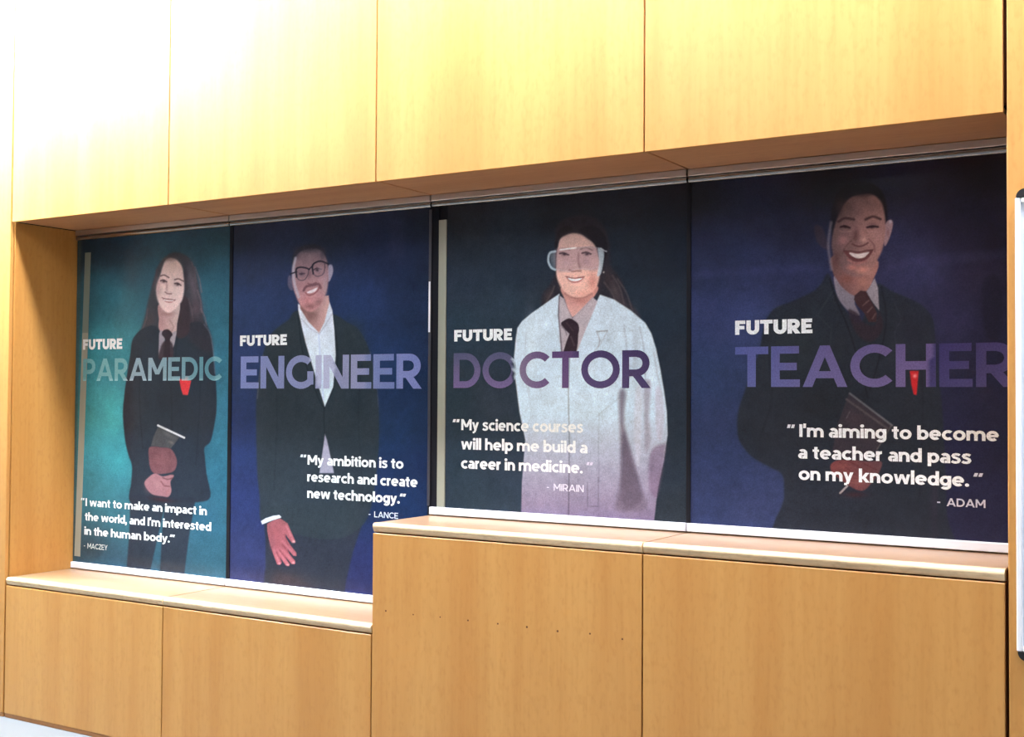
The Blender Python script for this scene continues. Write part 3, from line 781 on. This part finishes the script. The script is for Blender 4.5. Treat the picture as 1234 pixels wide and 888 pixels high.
A2.stroke([(368, 352.5), (371.5, 355.5), (377.5, 354.5), (383, 350), (384.5, 346)], 1.1, (120, 66, 72), 1.4, None, .8, True)
A2.stroke([(369, 357), (374, 358), (380, 355.5)], 1.3, (192, 140, 142), 1.8, None, .7, True)
A2.stroke([(378.5, 324.8), (382, 323), (387, 324.4)], 1.3, (52, 42, 52), 1.3, None, .9, True); A2.blob(382.4, 325.4, 2.2, 1.9, (44, 36, 46), .95); A2.blob(363.6, 330, 2.4, 1.8, (54, 44, 54), .8); A2.stroke([(361, 330), (367, 329.5)], 1.3, (62, 50, 60), 1.6, None, .8)
G2 = (40, 38, 50)
A2.stroke([(350, 330), (357.5, 327.5)], 1.7, G2, 1.2, 'glasses', .9)
A2.stroke([(357.5, 334), (357, 324.5), (362, 322), (369, 323), (372.5, 324.5)], 2.0, G2, 1.2, 'glasses', .95, True)
A2.stroke([(357.5, 334), (361, 337.5), (367, 337), (371, 331), (372, 325)], 1.0, (70, 62, 74), 1.4, 'glasses', .8, True)
A2.stroke([(372.5, 324.5), (377, 319.8)], 1.5, G2, 1.2, 'glasses', .9)
A2.stroke([(377.5, 330), (376.6, 320), (382, 315.5), (388, 315), (395.5, 318)], 2.0, G2, 1.2, 'glasses', .95, True)
A2.stroke([(377.5, 330), (382, 333), (389, 330.5), (391.5, 323), (391, 316.5)], 1.0, (74, 66, 80), 1.4, 'glasses', .8, True)
A2.blob(386, 324, 3, 3, (160, 142, 152), .4)
# cuff and hand with spread fingers
A2.fill([(314.5, 628), (320, 624.5), (329, 621.5), (336.6, 620.6), (339.2, 623.4), (328, 627), (316, 631.8)], (208, 216, 226), 1.3, 'cuff', 1, False)
H2 = lambda u, v, c: ramp(v, 626, 682, (136, 80, 86), (160, 90, 100))
A2.fill([(322, 631), (329, 627), (337.5, 624.5), (346.5, 630.5), (350.5, 640), (354.5, 649), (356, 653.5), (352, 654), (347.5, 648.5), (344, 643.5), (344.5, 648), (350, 657), (357, 666), (357.3, 670), (353.5, 669.5), (346.5, 661.5), (348.5, 667), (355.5, 676), (355.5, 679.5), (351.5, 679.5), (344, 671), (346, 675.5), (349, 679.5), (348.2, 682), (344.3, 681), (337.5, 671.5), (339.5, 678), (338, 680.3), (334, 680), (329, 667), (324, 650), (322, 640)], H2, 1.2, 'hand', 1, False)
A2.blob(333, 640, 6, 9, (146, 82, 88), .6); A2.blob(328, 655, 4, 10, (132, 82, 92), .6)
for a_, b_ in (((340, 652), (355, 668)), ((338, 660), (353, 677)), ((334, 662), (346, 679)), ((330, 662), (336.5, 678)), ((345, 634), (353.5, 651))):
    A2.stroke([a_, b_], 2.6, (174, 106, 116), 2.4, None, .65)
for a_, b_ in (((342.5, 644), (347, 657), ), ((340.5, 656), (347.5, 665)), ((337, 663), (344.5, 673)), ((333, 665), (339, 677))):
    A2.stroke([a_, b_], 1.0, (118, 62, 72), 1.4, None, .75)
A2.blob(354, 652.5, 2, 1.8, (214, 170, 170), .9); A2.blob(353.6, 678, 2, 1.5, (214, 150, 156), .8); A2.blob(346.8, 680.6, 2, 1.3, (216, 152, 158), .8); A2.blob(336.6, 679, 1.6, 1.2, (208, 146, 152), .8)
A2.tone(('face', 'neck', 'ear', 'safety_glasses', 'shirt'), 1.10)
P2 = poster('dark blue poster of a smiling man in glasses and open collar, second from the left', A2, 'jacket', 'printed man in glasses, dark jacket and open white shirt')
lettering('heading_lettering', A2, P2, 'FUTURE', (289.4, 417), (346, 415.6), 12.6, .27, WHITE, .05)
def c_eng(u, v, b, h):
    t_ = ramp(u, 290, 430, (136, 144, 198), (160, 160, 196)); t2 = ramp(u, 430, 509, (160, 160, 200), (128, 136, 196))
    out = np.where((u < 430)[:, None], t_, t2)*.86 + b*.14
    out = np.where(((u > 442) & (u < 478))[:, None], out*.80 + np.array((10, 16, 26)), out)
    lt = np.clip((b.mean(1)-150)/50, 0, 1)[:, None]
    return out*(1-lt)+lt*np.array((184, 186, 214))
lettering('title_lettering', A2, P2, 'ENGINEER', (290, 467.4), (508.6, 469), 38.4, .205, c_eng, .06)
for t_, a_, b_ in [('My ambition is to', (370.8, 559.6), (486.4, 565)), ('research and create', (370.4, 580), (503.4, 587)), ('new technology.\u201d', (370.4, 599.6), (488.6, 607.4))]:
    lettering('quote_lettering', A2, P2, t_, a_, b_, 11.6, .21, (240, 248, 255), .045)
lettering('quote_lettering', A2, P2, '\u201c', (362, 559.2), (368.4, 559.4), 11.6, .2, (232, 242, 250))
lettering('name_lettering', A2, P2, '-  LANCE', (444.4, 622.8), (480, 625), 7.0, .16, (206, 216, 232), .09)

# ================================================================== poster: doctor (slate)
A3 = Art(X2+0.079, X3-0.006, ZH+0.0365, ZF-0.0495, 0.003, PY)
A3.bg([(545, 255, 38, 40, 46), (680, 245, 36, 38, 46), (820, 230, 36, 36, 44), (560, 300, 42, 48, 58), (780, 300, 36, 42, 53), (820, 300, 30, 36, 48), (560, 345, 46, 55, 70), (640, 330, 43, 50, 63),
       (790, 370, 38, 48, 62), (560, 390, 46, 60, 74), (610, 370, 48, 60, 74), (545, 480, 44, 56, 66), (600, 480, 50, 58, 70), (815, 450, 40, 48, 62), (560, 560, 46, 58, 70), (610, 560, 48, 58, 72),
       (815, 560, 42, 50, 62), (560, 610, 44, 54, 64), (815, 620, 44, 50, 58)])
# hair
A3.fill([(671, 290), (669, 276), (677, 266), (690, 260), (706, 259), (721, 265), (731, 280), (735, 298), (735, 318), (744, 330), (751, 342), (756, 358), (764, 370), (772, 382), (766, 386), (748, 384), (738, 372), (720, 356), (716, 300), (680, 284), (671, 312), (672, 330), (677, 350), (668, 362), (656, 372), (652, 366), (654, 353), (662, 344), (668, 330), (670, 310)], (48, 44, 52), 5, 'hair', .95)
A3.blob(742, 352, 6, 20, (90, 76, 78), .75, -.35); A3.blob(732, 335, 6, 12, (60, 50, 54), .8); A3.blob(752, 372, 8, 12, (80, 70, 74), .6, -.6); A3.blob(661, 356, 5, 10, (72, 62, 64), .8, .5)
for a_, b_ in (((738, 332), (752, 366)), ((744, 336), (762, 374)), ((728, 340), (744, 372)), ((668, 345), (657, 366))):
    A3.stroke([a_, ((a_[0]+b_[0])/2+2, (a_[1]+b_[1])/2-2), b_], 1.6, (104, 90, 92), 2.4, None, .55, True)
# coat
def CO3(u, v, c):
    c0 = ramp(v, 360, 500, (214, 226, 238), (210, 228, 242)); c1 = ramp(v, 500, 560, (210, 228, 242), (164, 162, 180)); c2 = ramp(v, 560, 625, (164, 162, 180), (124, 108, 132))
    return np.where((v < 500)[:, None], c0, np.where((v < 560)[:, None], c1, c2))
A3.fill([(674, 354), (665, 360), (654, 368), (641, 377), (629, 387), (623.5, 395), (621.5, 408), (619.5, 430), (619.5, 446), (621.7, 462), (626, 496), (633, 530), (631, 556), (629, 580), (628, 622), (630, 640), (700, 640), (787, 640), (790, 612), (792.6, 589), (800, 555), (804.5, 524), (803.5, 495), (800, 470), (796, 446), (790.5, 420), (785, 402), (777.5, 389), (760, 374), (740, 361), (723, 355), (716, 370), (686, 420)], CO3, 1.8, 'coat', 1, False)
# coat folds
A3.blob(766, 420, 6, 40, (172, 182, 196), .55); A3.blob(640, 420, 8, 40, (214, 226, 234), .5)
A3.fill([(746, 474), (754, 472), (752, 500), (754, 520), (764, 555), (772, 585), (780, 610), (762, 616), (742, 612), (748, 575), (747, 520)], (112, 100, 116), 7, None, .8)
A3.fill([(752, 520), (762, 556), (774, 600), (752, 612), (748, 575)], (84, 74, 88), 8, None, .55)
A3.fill([(776, 462), (784, 462), (782, 500), (784, 530), (778, 545), (776, 500)], (150, 140, 158), 6, None, .7)
A3.fill([(784, 545), (798, 535), (802, 540), (796, 580), (790, 600), (782, 585)], (112, 88, 112), 6, None, .6)
A3.fill([(766, 470), (774, 470), (772, 540), (768, 560), (764, 520)], (208, 206, 218), 5, None, .6)
A3.fill([(790, 470), (797, 470), (801, 500), (797, 530), (791, 520)], (196, 188, 206), 5, None, .6)
A3.stroke([(771, 395), (776, 420), (778, 462)], 1.4, (160, 168, 182), 2.5, None, .7, True); A3.stroke([(752, 392), (756, 430), (752, 470)], 1.6, (166, 174, 188), 3, None, .6, True)
A3.stroke([(788, 425), (792, 450), (798, 478)], 1.2, (170, 174, 188), 2.5, None, .6, True)
A3.stroke([(686, 430), (685, 478), (686, 530), (685, 628)], 1.2, lambda u, v, c: c*.62, 1.8, None, .9, True)
A3.stroke([(708, 581), (708, 610), (721, 610), (721, 575)], 1.0, lambda u, v, c: c*.74, 1.5, None, .8)
A3.stroke([(721, 500), (735, 488), (748, 478)], 1.1, lambda u, v, c: c*.86, 2.5, None, .8, True); A3.stroke([(722, 498), (721, 540), (722, 580)], 1.1, lambda u, v, c: c*.84, 2, None, .8)
A3.stroke([(719, 399.5), (732, 398.5)], 1.5, (158, 160, 168), 1.4, None, .9); A3.stroke([(719.5, 400), (723, 410), (721, 418)], 1.4, (168, 170, 180), 1.6, None, .8); A3.stroke([(732, 399), (724, 414), (716, 424)], 1.1, (184, 188, 198), 1.6, None, .7)
A3.stroke([(655, 369), (668, 395), (680, 424)], 1.0, (190, 200, 210), 2, None, .5, True)
A3.stroke([(634, 400), (633, 440), (638, 480)], 1.4, (186, 196, 208), 3, None, .6, True)
# neck, shirt, tie
A3.fill([(678, 345), (681, 362), (688, 382), (703, 371), (717, 356), (718, 344)], lambda u, v, c: ramp(v, 350, 380, (176, 122, 114), (200, 150, 142)), 2, 'neck')
A3.blob(700, 362, 9, 5, (166, 108, 100), .6)
A3.fill([(674, 356), (680, 360), (684, 372), (690, 383), (702, 371), (714, 358), (720, 363), (714, 378), (708, 392), (700, 412), (695, 424), (676, 424), (674, 400), (672.8, 372)], (168, 154, 160), 1.8, 'shirt', 1, False)
A3.stroke([(680, 361), (684.5, 373), (690, 384), (686, 388)], 1.0, (124, 108, 116), 1.4, None, .8); A3.stroke([(714, 359), (703, 372), (691, 384)], 1.0, (150, 132, 138), 1.4, None, .7)
A3.stroke([(674, 357), (673, 380), (675, 400), (677, 424)], 1.6, (84, 76, 84), 1.5, None, .75)
A3.fill([(687, 400), (697, 399), (696.5, 412), (694.5, 425), (678.5, 425), (682.5, 412)], (60, 46, 54), 1.4, 'necktie', 1, False)
A3.fill([(676, 390), (680, 386), (686, 383.6), (692, 386), (697, 391), (697.5, 400), (692, 406), (686, 402), (681, 397)], (58, 44, 52), 1.4, 'necktie', 1)
A3.stroke([(688, 406), (692, 416)], 2.0, (88, 68, 74), 1.8, None, .7); A3.stroke([(683, 389), (690, 398)], 1.4, (84, 64, 70), 1.8, None, .6); A3.stroke([(676, 392), (681, 398), (683, 404)], 1.2, (96, 84, 92), 1.4, None, .7)
# face
def SK3(u, v, c): return ramp(v, 280, 350, (182, 148, 140), (220, 172, 158))
A3.fill([(691, 281), (683, 283), (675, 288), (672, 298), (670.5, 316), (671, 334), (677.5, 348), (687, 356.5), (697, 358.5), (706, 357), (716, 350), (721.5, 338), (723.5, 318), (720, 302), (715, 293), (707, 287), (700, 282.5)], SK3, 3.2, 'face')
A3.fill([(697, 277), (706, 283), (713, 290), (719, 299), (722, 312), (727, 318), (732, 300), (728, 282), (714, 272)], (38, 35, 42), 3, 'hair'); A3.fill([(690, 276), (681, 281), (674.5, 288), (671.5, 299), (668, 296), (672, 280), (682, 272)], (42, 38, 44), 3, 'hair')
A3.blob(714, 340, 7, 14, (180, 112, 100), .7); A3.blob(703, 354, 12, 5, (200, 140, 126), .6); A3.stroke([(681, 354), (690, 358.6), (702, 359), (713, 354)], 1.8, (140, 92, 86), 2.4, None, .6, True); A3.blob(688, 289, 10, 6, (188, 154, 146), .6)
A3.fill([(669, 301), (690, 299), (719, 299), (724, 310), (720, 326), (700, 324), (684, 327), (669, 324)], (142, 114, 122), 5, None, .55)
A3.blob(684, 317, 7, 5, (168, 138, 142), .6); A3.blob(707, 316, 6, 5, (156, 124, 130), .6)
A3.blob(679, 344, 5, 6, (214, 166, 154), .6)
A3.stroke([(697, 306), (697, 315), (699, 323)], 2.4, (122, 90, 92), 3, None, .6, True); A3.blob(694, 319, 2.4, 3, (190, 158, 156), .6)
A3.stroke([(686, 325), (690, 327), (695, 326.6), (700, 326.5)], 1.6, (124, 84, 84), 1.8, None, .8, True)
A3.stroke([(674.5, 305.4), (679, 304.8), (685, 307)], 2.0, (64, 48, 54), 1.6, None, .9, True); A3.blob(680, 306.4, 3.0, 2.0, (52, 40, 48), .9); A3.blob(707.4, 306.2, 3.2, 2.1, (52, 40, 48), .9); A3.stroke([(701.5, 305), (707, 304), (712, 306)], 2.0, (66, 50, 56), 1.6, None, .9, True)
A3.stroke([(675, 301), (681, 299.5), (687, 301.5)], 1.4, (112, 88, 90), 1.8, None, .6, True); A3.stroke([(700, 300), (706, 298.4), (714, 301.5)], 1.5, (100, 78, 80), 1.8, None, .7, True)
A3.fill([(682.5, 333), (692, 335), (703.5, 333.5), (699, 339.5), (691, 341), (685, 338)], (166, 98, 96), 1.4, None, .85)
A3.fill([(684.5, 334.6), (692, 336.2), (701.5, 335.2), (697, 338.2), (691, 338.8), (686.5, 337.4)], (238, 222, 216), 1.0)
A3.stroke([(682, 333.2), (691, 335.2), (704, 333.4)], 1.1, (116, 66, 66), 1.1, None, .85, True)
A3.blob(690, 349, 7, 3.5, (218, 166, 154), .6)
# safety goggles
GL = (172, 186, 196)
A3.stroke([(669, 303), (662.5, 305), (660.8, 314), (664, 322), (669, 325)], 2.6, GL, 1.8, 'safety_glasses', .85, True)
A3.fill([(663, 306), (668.5, 304.5), (669, 323), (665, 321)], (128, 140, 150), 2.5, None, .5)
A3.stroke([(675, 301), (685, 299.6), (694, 298.6)], 1.7, (234, 228, 224), 1.2, 'safety_glasses', .9)
A3.stroke([(694, 299), (712, 297.5), (721, 299)], 1.1, (150, 138, 142), 1.5, 'safety_glasses', .6)
A3.fill([(720.5, 299), (727.5, 303), (727, 316), (724, 330), (719.5, 332), (722, 316)], (166, 176, 184), 1.8, 'safety_glasses', .8)
A3.stroke([(724, 299), (728, 302), (731, 303)], 1.2, (190, 190, 196), 1.3, 'safety_glasses', .8)
A3.stroke([(670, 324), (684, 327), (692, 324.5), (700, 323.5), (710, 324.5), (720, 321.5)], 1.0, (184, 160, 164), 1.6, 'safety_glasses', .55, True)
A3.blob(727.5, 328, 1.2, 1.2, (220, 210, 206), .8)
A3.tone(('face', 'neck', 'ear', 'safety_glasses', 'shirt'), 1.14)
P3 = poster('dark slate poster of a girl in safety glasses and white lab coat', A3, 'coat', 'printed girl in safety glasses, tie and white lab coat')
lettering('heading_lettering', A3, P3, 'FUTURE', (547.5, 411.6), (617.4, 409.8), 13.8, .27, WHITE, .05)
def c_doc(u, v, b, h):
    t_ = ramp(h, 0, 1, (118, 100, 142), (86, 86, 114))
    cc = ramp(u, 630, 665, (134, 118, 146), (108, 84, 126)); cc = np.where((u > 690)[:, None], ramp(u, 690, 785, (96, 80, 120), (78, 66, 104)), cc)
    cc = cc + (np.clip(h, 0, 1)*-12)[:, None]
    out = np.where((u > 622)[:, None], cc, t_)
    hid = ((u > 618) & (u < 626))[:, None]            # the coat stands in front of the second letter
    return np.where(hid, b, out)
lettering('title_lettering', A3, P3, 'DOCTOR', (546.6, 467.6), (784.6, 467.4), 41.8, .19, c_doc, .065)
for t_, a_, b_ in [('My science courses', (556, 518.4), (702.8, 521.2)), ('will help me build a', (555.8, 542), (708, 545.6)), ('career in medicine.', (555.8, 565), (702.6, 569.8))]:
    lettering('quote_lettering', A3, P3, t_, a_, b_, 13.2, .21, WHITE, .045)
lettering('quote_lettering', A3, P3, '\u201c', (545.6, 518.2), (553, 518.3), 13.2, .2, WHITE)
lettering('quote_lettering', A3, P3, '\u201d', (707.4, 570), (714.2, 570.2), 13.2, .2, (222, 212, 226))
lettering('name_lettering', A3, P3, '-  MIRAIN', (659, 591), (703.6, 592.6), 8.4, .16, (226, 218, 230), .09)

# ================================================================== poster: teacher (indigo)
A4 = Art(X3+0.012, X4+0.003, ZH+0.0365, ZF-0.0495, 0.0026, PY)
A4.bg([(840, 235, 34, 36, 46), (1000, 215, 33, 33, 42), (1180, 195, 36, 29, 38), (850, 290, 36, 40, 66), (960, 280, 34, 36, 58), (1150, 270, 38, 34, 54), (1200, 300, 36, 32, 50), (850, 330, 42, 48, 82), (960, 330, 46, 50, 88),
       (1110, 330, 54, 54, 92), (1195, 330, 46, 42, 70), (850, 380, 54, 62, 112), (900, 390, 62, 70, 124), (1150, 390, 56, 52, 92), (1200, 400, 46, 42, 74), (850, 450, 58, 70, 124), (1180, 450, 50, 46, 84), (850, 520, 58, 66, 118),
       (1170, 530, 50, 46, 86), (1205, 560, 46, 42, 76), (860, 600, 60, 66, 116), (920, 620, 66, 70, 120), (1190, 630, 48, 44, 78)])
A4.C *= ramp(A4.V, 330, 450, (1, 1, .95), (.82, .87, .79))
A4.fill([(832, 326), (990, 318), (990, 326), (832, 336)], (58, 64, 104), 10, None, .35, False); A4.fill([(1070, 312), (1212, 300), (1212, 312), (1070, 325)], (62, 60, 96), 10, None, .35, False)  # room reflection painted into the sheet colour as two soft bands
A4.fill([(1185, 340), (1206, 338), (1206, 400), (1187, 402)], (34, 33, 48), 8, None, .6)
# jacket
A4.fill([(999, 330), (990, 341), (980, 351), (957, 362), (935, 371), (925, 382), (920, 396), (914, 426), (904, 452), (898, 470), (891, 490), (888.5, 508), (890, 528), (899, 543), (910, 553), (928, 563), (943, 573), (945, 600), (944, 660), (1140, 680), (1141, 620), (1139, 560), (1136, 500), (1131, 450), (1127, 410), (1124, 384), (1111, 368), (1092, 358), (1073, 350), (1060, 342), (1050, 350), (1036, 390), (1012, 362)], (41, 44, 53), 3.5, 'jacket', .97)
A4.blob(960, 420, 40, 50, (44, 50, 56), .6); A4.blob(1100, 400, 20, 40, (42, 42, 56), .6); A4.blob(990, 480, 60, 40, (37, 38, 44), .6); A4.blob(1040, 620, 60, 40, (40, 42, 50), .6)
A4.stroke([(1000, 336), (1008, 362), (1022, 395), (1036, 440), (1046, 480)], 1.4, (28, 29, 36), 3, None, .8, True); A4.stroke([(1062, 345), (1068, 385), (1060, 430), (1048, 470)], 1.4, (28, 29, 36), 3, None, .7, True)
A4.stroke([(1004, 350), (985, 380), (1002, 396), (1000, 420)], 1.2, (54, 58, 66), 3, None, .6); A4.stroke([(1076, 360), (1086, 385), (1078, 400), (1082, 430)], 1.2, (54, 54, 68), 3, None, .6)
A4.stroke([(925, 420), (930, 480), (915, 530)], 1.4, (32, 34, 41), 4, None, .6, True); A4.stroke([(1110, 430), (1112, 500), (1108, 600)], 1.4, (34, 34, 44), 4, None, .6, True)
A4.blob(1126, 600, 5, 60, (54, 46, 60), .5)
# neck
A4.fill([(1004, 308), (1005, 332), (1012, 346), (1022, 356), (1034, 362), (1044, 352), (1052, 338), (1056, 312)], lambda u, v, c: ramp(u, 1006, 1050, (100, 70, 70), (150, 104, 98)), 2.2, 'neck')
A4.blob(1020, 336, 12, 6, (122, 72, 66), .6); A4.blob(1040, 340, 9, 8, (174, 116, 104), .6)
A4.fill([(1005, 333), (1013, 344), (1023, 353), (1031, 358), (1030, 366), (1036, 380), (1024, 376), (1013, 364), (1007, 350)], (120, 110, 122), 2, 'shirt')
A4.fill([(1054, 335), (1058, 347), (1059.5, 374), (1053, 366), (1043, 352), (1048, 346)], (142, 130, 138), 1.8, 'shirt', 1, False)
A4.fill([(1022, 374), (1034, 378), (1040, 388), (1054, 392), (1060, 376), (1064, 396), (1050, 412), (1032, 402)], (52, 40, 48), 4, 'jumper', .8)
A4.fill([(1030, 356), (1037, 350), (1044, 351), (1050, 362), (1057, 377), (1056, 388), (1047, 388), (1042, 378), (1033, 368), (1029, 361)], (62, 42, 46), 1.8, 'necktie', 1, False)
for q in (0, 8, 16):
    A4.stroke([(1040+q*.7, 368+q), (1047+q*.5, 362+q)], 1.8, (106, 78, 76), 1.6, None, .75)
# hair and ears
A4.fill([(1003, 285), (1001, 268), (1004, 246), (1010, 232), (1022, 223), (1037, 219), (1052, 222), (1063, 231), (1068, 246), (1069, 266), (1062, 270), (1010, 290)], (31, 29, 37), 4, 'hair')
A4.fill([(981, 275), (985, 271), (992, 276), (997, 290), (999, 300), (992, 299), (984, 290)], (52, 44, 54), 4, 'ear', .8)
A4.fill([(1068, 268), (1073, 265), (1076, 269), (1074, 280), (1070, 291), (1066, 296), (1065, 280)], (142, 112, 118), 2, 'ear')
A4.blob(1073, 267, 2, 2.4, (176, 166, 178), .8); A4.blob(1070, 281, 2, 6, (116, 76, 78), .6)
# face
A4.fill([(1038, 234), (1027, 237), (1019, 244), (1011, 258), (1005, 275), (1002, 295), (1006, 312), (1014, 324), (1024, 331.5), (1035, 333.5), (1047, 329), (1055.5, 316), (1063, 301), (1067, 281), (1066.5, 262), (1063, 246), (1056, 237), (1047, 233.5)], lambda u, v, c: ramp(u, 1004, 1050, (92, 70, 72), (150, 108, 104)), 3.6, 'face')
A4.blob(1036, 233, 22, 5, (38, 32, 40), .8); A4.blob(1012, 250, 7, 14, (58, 46, 52), .7)
A4.blob(1042, 248, 18, 10, (128, 96, 94), .7); A4.blob(1022, 250, 8, 10, (92, 70, 72), .6)
A4.stroke([(1001.5, 268), (999, 285), (998.5, 300), (1002, 325)], 3.2, (126, 114, 124), 3.6, None, .6, True)
A4.blob(1016, 290, 7, 8, (150, 104, 104), .75); A4.blob(1057, 286, 7, 8, (158, 114, 112), .75); A4.blob(1040, 325, 9, 5, (202, 132, 120), .9); A4.blob(1027, 322, 7, 4, (180, 112, 104), .8)
A4.blob(1008, 312, 5, 10, (84, 56, 56), .7); A4.blob(1031, 284, 4, 9, (88, 58, 60), .8, .1); A4.blob(1041, 281, 4, 8, (150, 106, 102), .8); A4.blob(1041, 289, 4, 3.4, (182, 134, 126), .9)
A4.blob(1022, 271, 7, 4, (112, 80, 80), .8); A4.blob(1051, 271, 8, 4.4, (120, 86, 86), .8)
A4.stroke([(1010.5, 267), (1018, 263), (1029, 264.5)], 3.0, (62, 44, 48), 2.4, None, .85, True); A4.stroke([(1043, 264.5), (1052, 261), (1061, 264)], 3.0, (66, 46, 48), 2.4, None, .85, True)
A4.blob(1018.4, 273.6, 3.2, 1.8, (42, 30, 36), .9); A4.blob(1050.6, 273.8, 3.2, 1.8, (44, 30, 36), .9); A4.stroke([(1013, 273.5), (1018, 272.3), (1024, 274.5)], 2.3, (44, 30, 36), 1.8, None, .95, True); A4.stroke([(1045, 274), (1051, 272.6), (1058, 273.4)], 2.3, (46, 32, 36), 1.8, None, .95, True)
A4.stroke([(1012, 278.5), (1018, 279.5), (1025, 278.5)], 1.1, (152, 112, 110), 2, None, .6, True); A4.stroke([(1045, 278.6), (1052, 279.2), (1058, 277.6)], 1.1, (156, 116, 114), 2, None, .6, True)
A4.stroke([(1027, 294), (1033, 296.6), (1040, 296), (1046, 292.5)], 1.8, (84, 50, 52), 2.2, None, .85, True)
A4.stroke([(1026, 290), (1019, 297), (1016, 304)], 1.4, (90, 58, 60), 2.6, None, .7, True); A4.stroke([(1047, 288), (1053, 295), (1054, 303)], 1.4, (100, 66, 66), 2.6, None, .7, True)
A4.fill([(1017, 302.5), (1024, 303.5), (1034, 304.5), (1044, 303), (1052, 301.5), (1047, 310), (1040, 315), (1030, 315), (1022, 310)], (94, 52, 54), 2, None, .9)
A4.fill([(1023.5, 304.4), (1034, 305.8), (1047, 303.6), (1044.5, 307.4), (1041, 310.3), (1034, 311.3), (1027.5, 308.8)], (206, 188, 186), 1.6)
A4.stroke([(1022, 313), (1032, 317.5), (1044, 314.5)], 2.2, (156, 98, 96), 2.6, None, .75, True)
A4.stroke([(1017, 302.5), (1026, 302.4), (1035, 303.6), (1045, 301.6), (1052, 301)], 1.2, (70, 40, 42), 1.6, None, .8, True)
# badge, book, hand
A4.fill([(1096.5, 447), (1107, 447), (1106, 458), (1104.5, 476), (1101, 475), (1098, 462)], (204, 42, 46), 1.8, 'badge', .95, False); A4.blob(1102.5, 453, 2.6, 2.6, (240, 160, 160), .9)
A4.fill([(1023, 474), (1074, 512.5), (1057, 541), (1040, 560), (1003, 545), (1008, 515)], (58, 50, 58), 2, 'book', .95, False)
A4.blob(1030, 505, 12, 9, (70, 58, 66), .8, .5); A4.stroke([(1024, 474), (1075, 512.5)], 2.2, (108, 106, 112), 1.6, 'book', .9); A4.stroke([(1020, 481), (1069, 516)], 2.6, (88, 78, 82), 1.8, 'book', .8); A4.stroke([(1074, 513), (1057, 541.5)], 1.8, (98, 90, 92), 1.8, 'book', .7)
A4.stroke([(1024, 496), (1020, 504)], 1.4, (96, 86, 92), 1.6, None, .7)
A4.fill([(1001, 560), (1010, 554.5), (1025, 554), (1045, 556), (1062, 556), (1060, 568), (1052, 580), (1040, 591), (1026, 587), (1012, 577), (1003, 570)], lambda u, v, c: ramp(u, 1001, 1060, (120, 64, 64), (98, 64, 68)), 2.4, 'hand')
for a_, b_ in (((1012, 557), (1030, 572)), ((1024, 556), (1044, 568)), ((1040, 558), (1056, 566))):
    A4.stroke([a_, b_], 1.3, (86, 42, 46), 2, None, .7)
A4.blob(1036, 580, 10, 6, (136, 84, 82), .7); A4.blob(1016, 562, 8, 4, (134, 78, 76), .6)
A4.stroke([(1012.5, 594), (1021, 585.5)], 2.4, (170, 156, 154), 1.4, 'book', .9)
A4.blob(1030, 596, 16, 4, (66, 36, 40), .6)
A4.tone(('face', 'neck', 'ear', 'safety_glasses', 'shirt'), 1.05)
P4 = poster('indigo poster of a smiling boy in dark jacket and striped tie, rightmost beside the whiteboard', A4, 'jacket', 'printed boy with short hair, dark jacket, striped tie and a book')
lettering('heading_lettering', A4, P4, 'FUTURE', (886, 403.6), (979.2, 401.2), 17, .27, (240, 238, 240), .05)
def c_tea(u, v, b, h):
    t_ = ramp(u, 886, 1000, (92, 100, 158), (108, 98, 144)); t2 = ramp(u, 1000, 1118, (108, 98, 144), (112, 96, 142)); t3 = ramp(u, 1126, 1215, (68, 62, 108), (88, 80, 132))
    out = np.where((u < 1000)[:, None], t_, np.where((u < 1122)[:, None], t2, t3))
    return out - (np.clip(h, 0, 1)*10)[:, None]
lettering('title_lettering', A4, P4, 'TEACHER', (886, 466.4), (1225.5, 466), 48.0, .20, c_tea, .065)
for t_, a_, b_ in [('I\'m aiming to become', (963.4, 527), (1203.8, 531)), ('a teacher and pass', (962, 552.8), (1170.6, 558.4)), ('on my knowledge.', (962.6, 578.4), (1168, 586))]:
    lettering('quote_lettering', A4, P4, t_, a_, b_, 15.2, .21, (244, 242, 244), .045)
lettering('quote_lettering', A4, P4, '\u201c', (948.6, 526.6), (956.8, 526.8), 15.2, .2, (226, 222, 226))
lettering('quote_lettering', A4, P4, '\u201d', (1174.2, 585.2), (1184, 585.4), 15.2, .2, (214, 210, 220))
lettering('name_lettering', A4, P4, '-  ADAM', (1129.4, 609.8), (1187.6, 611.4), 9.6, .18, (202, 196, 208), .09)


# ------------------------------------------------------------------ whiteboard
t = empty('whiteboard', (3.05, -0.02, 0.88), 'white enamel whiteboard with black corner caps on the right wood panel', 'whiteboard')
wx0, wx1, wz0, wz1 = 2.4335, 3.65, 0.872, 2.226
box('writing_surface', M['wb'], t, wx0+0.012, wx1-0.012, -0.012, -0.002, wz0+0.012, wz1-0.012, 0.001)
for nm, (a, b, c, d) in {'left': (wx0, wx0+0.016, wz0, wz1), 'right': (wx1-0.016, wx1, wz0, wz1), 'low': (wx0+0.0165, wx1-0.0165, wz0, wz0+0.016), 'top': (wx0+0.0165, wx1-0.0165, wz1-0.016, wz1)}.items():
    box('frame_rail', M['wb_frame'], t, a, b, -0.02, -0.0005, c, d, 0.003)
for (cx, cz, sx, sz) in ((wx0, wz0, 1, -1), (wx1, wz0, -1, -1), (wx0, wz1, 1, 1), (wx1, wz1, -1, 1)):
    k = MB(); R_ = 0.026
    pts = [(cx+sx*0.003, cz+sz*0.001)]
    for i in range(8):
        q = math.pi/2*i/7; pts.append((cx+sx*(0.003+R_*(1-math.cos(q))), cz+sz*(0.001+R_*math.sin(q))))
    pts.append((cx+sx*0.06, cz+sz*(0.001+R_))); pts.append((cx+sx*0.06, cz+sz*0.001))
    k.prism_y(pts, -0.021, -0.001); k.build('corner_cap', M['black'], t)
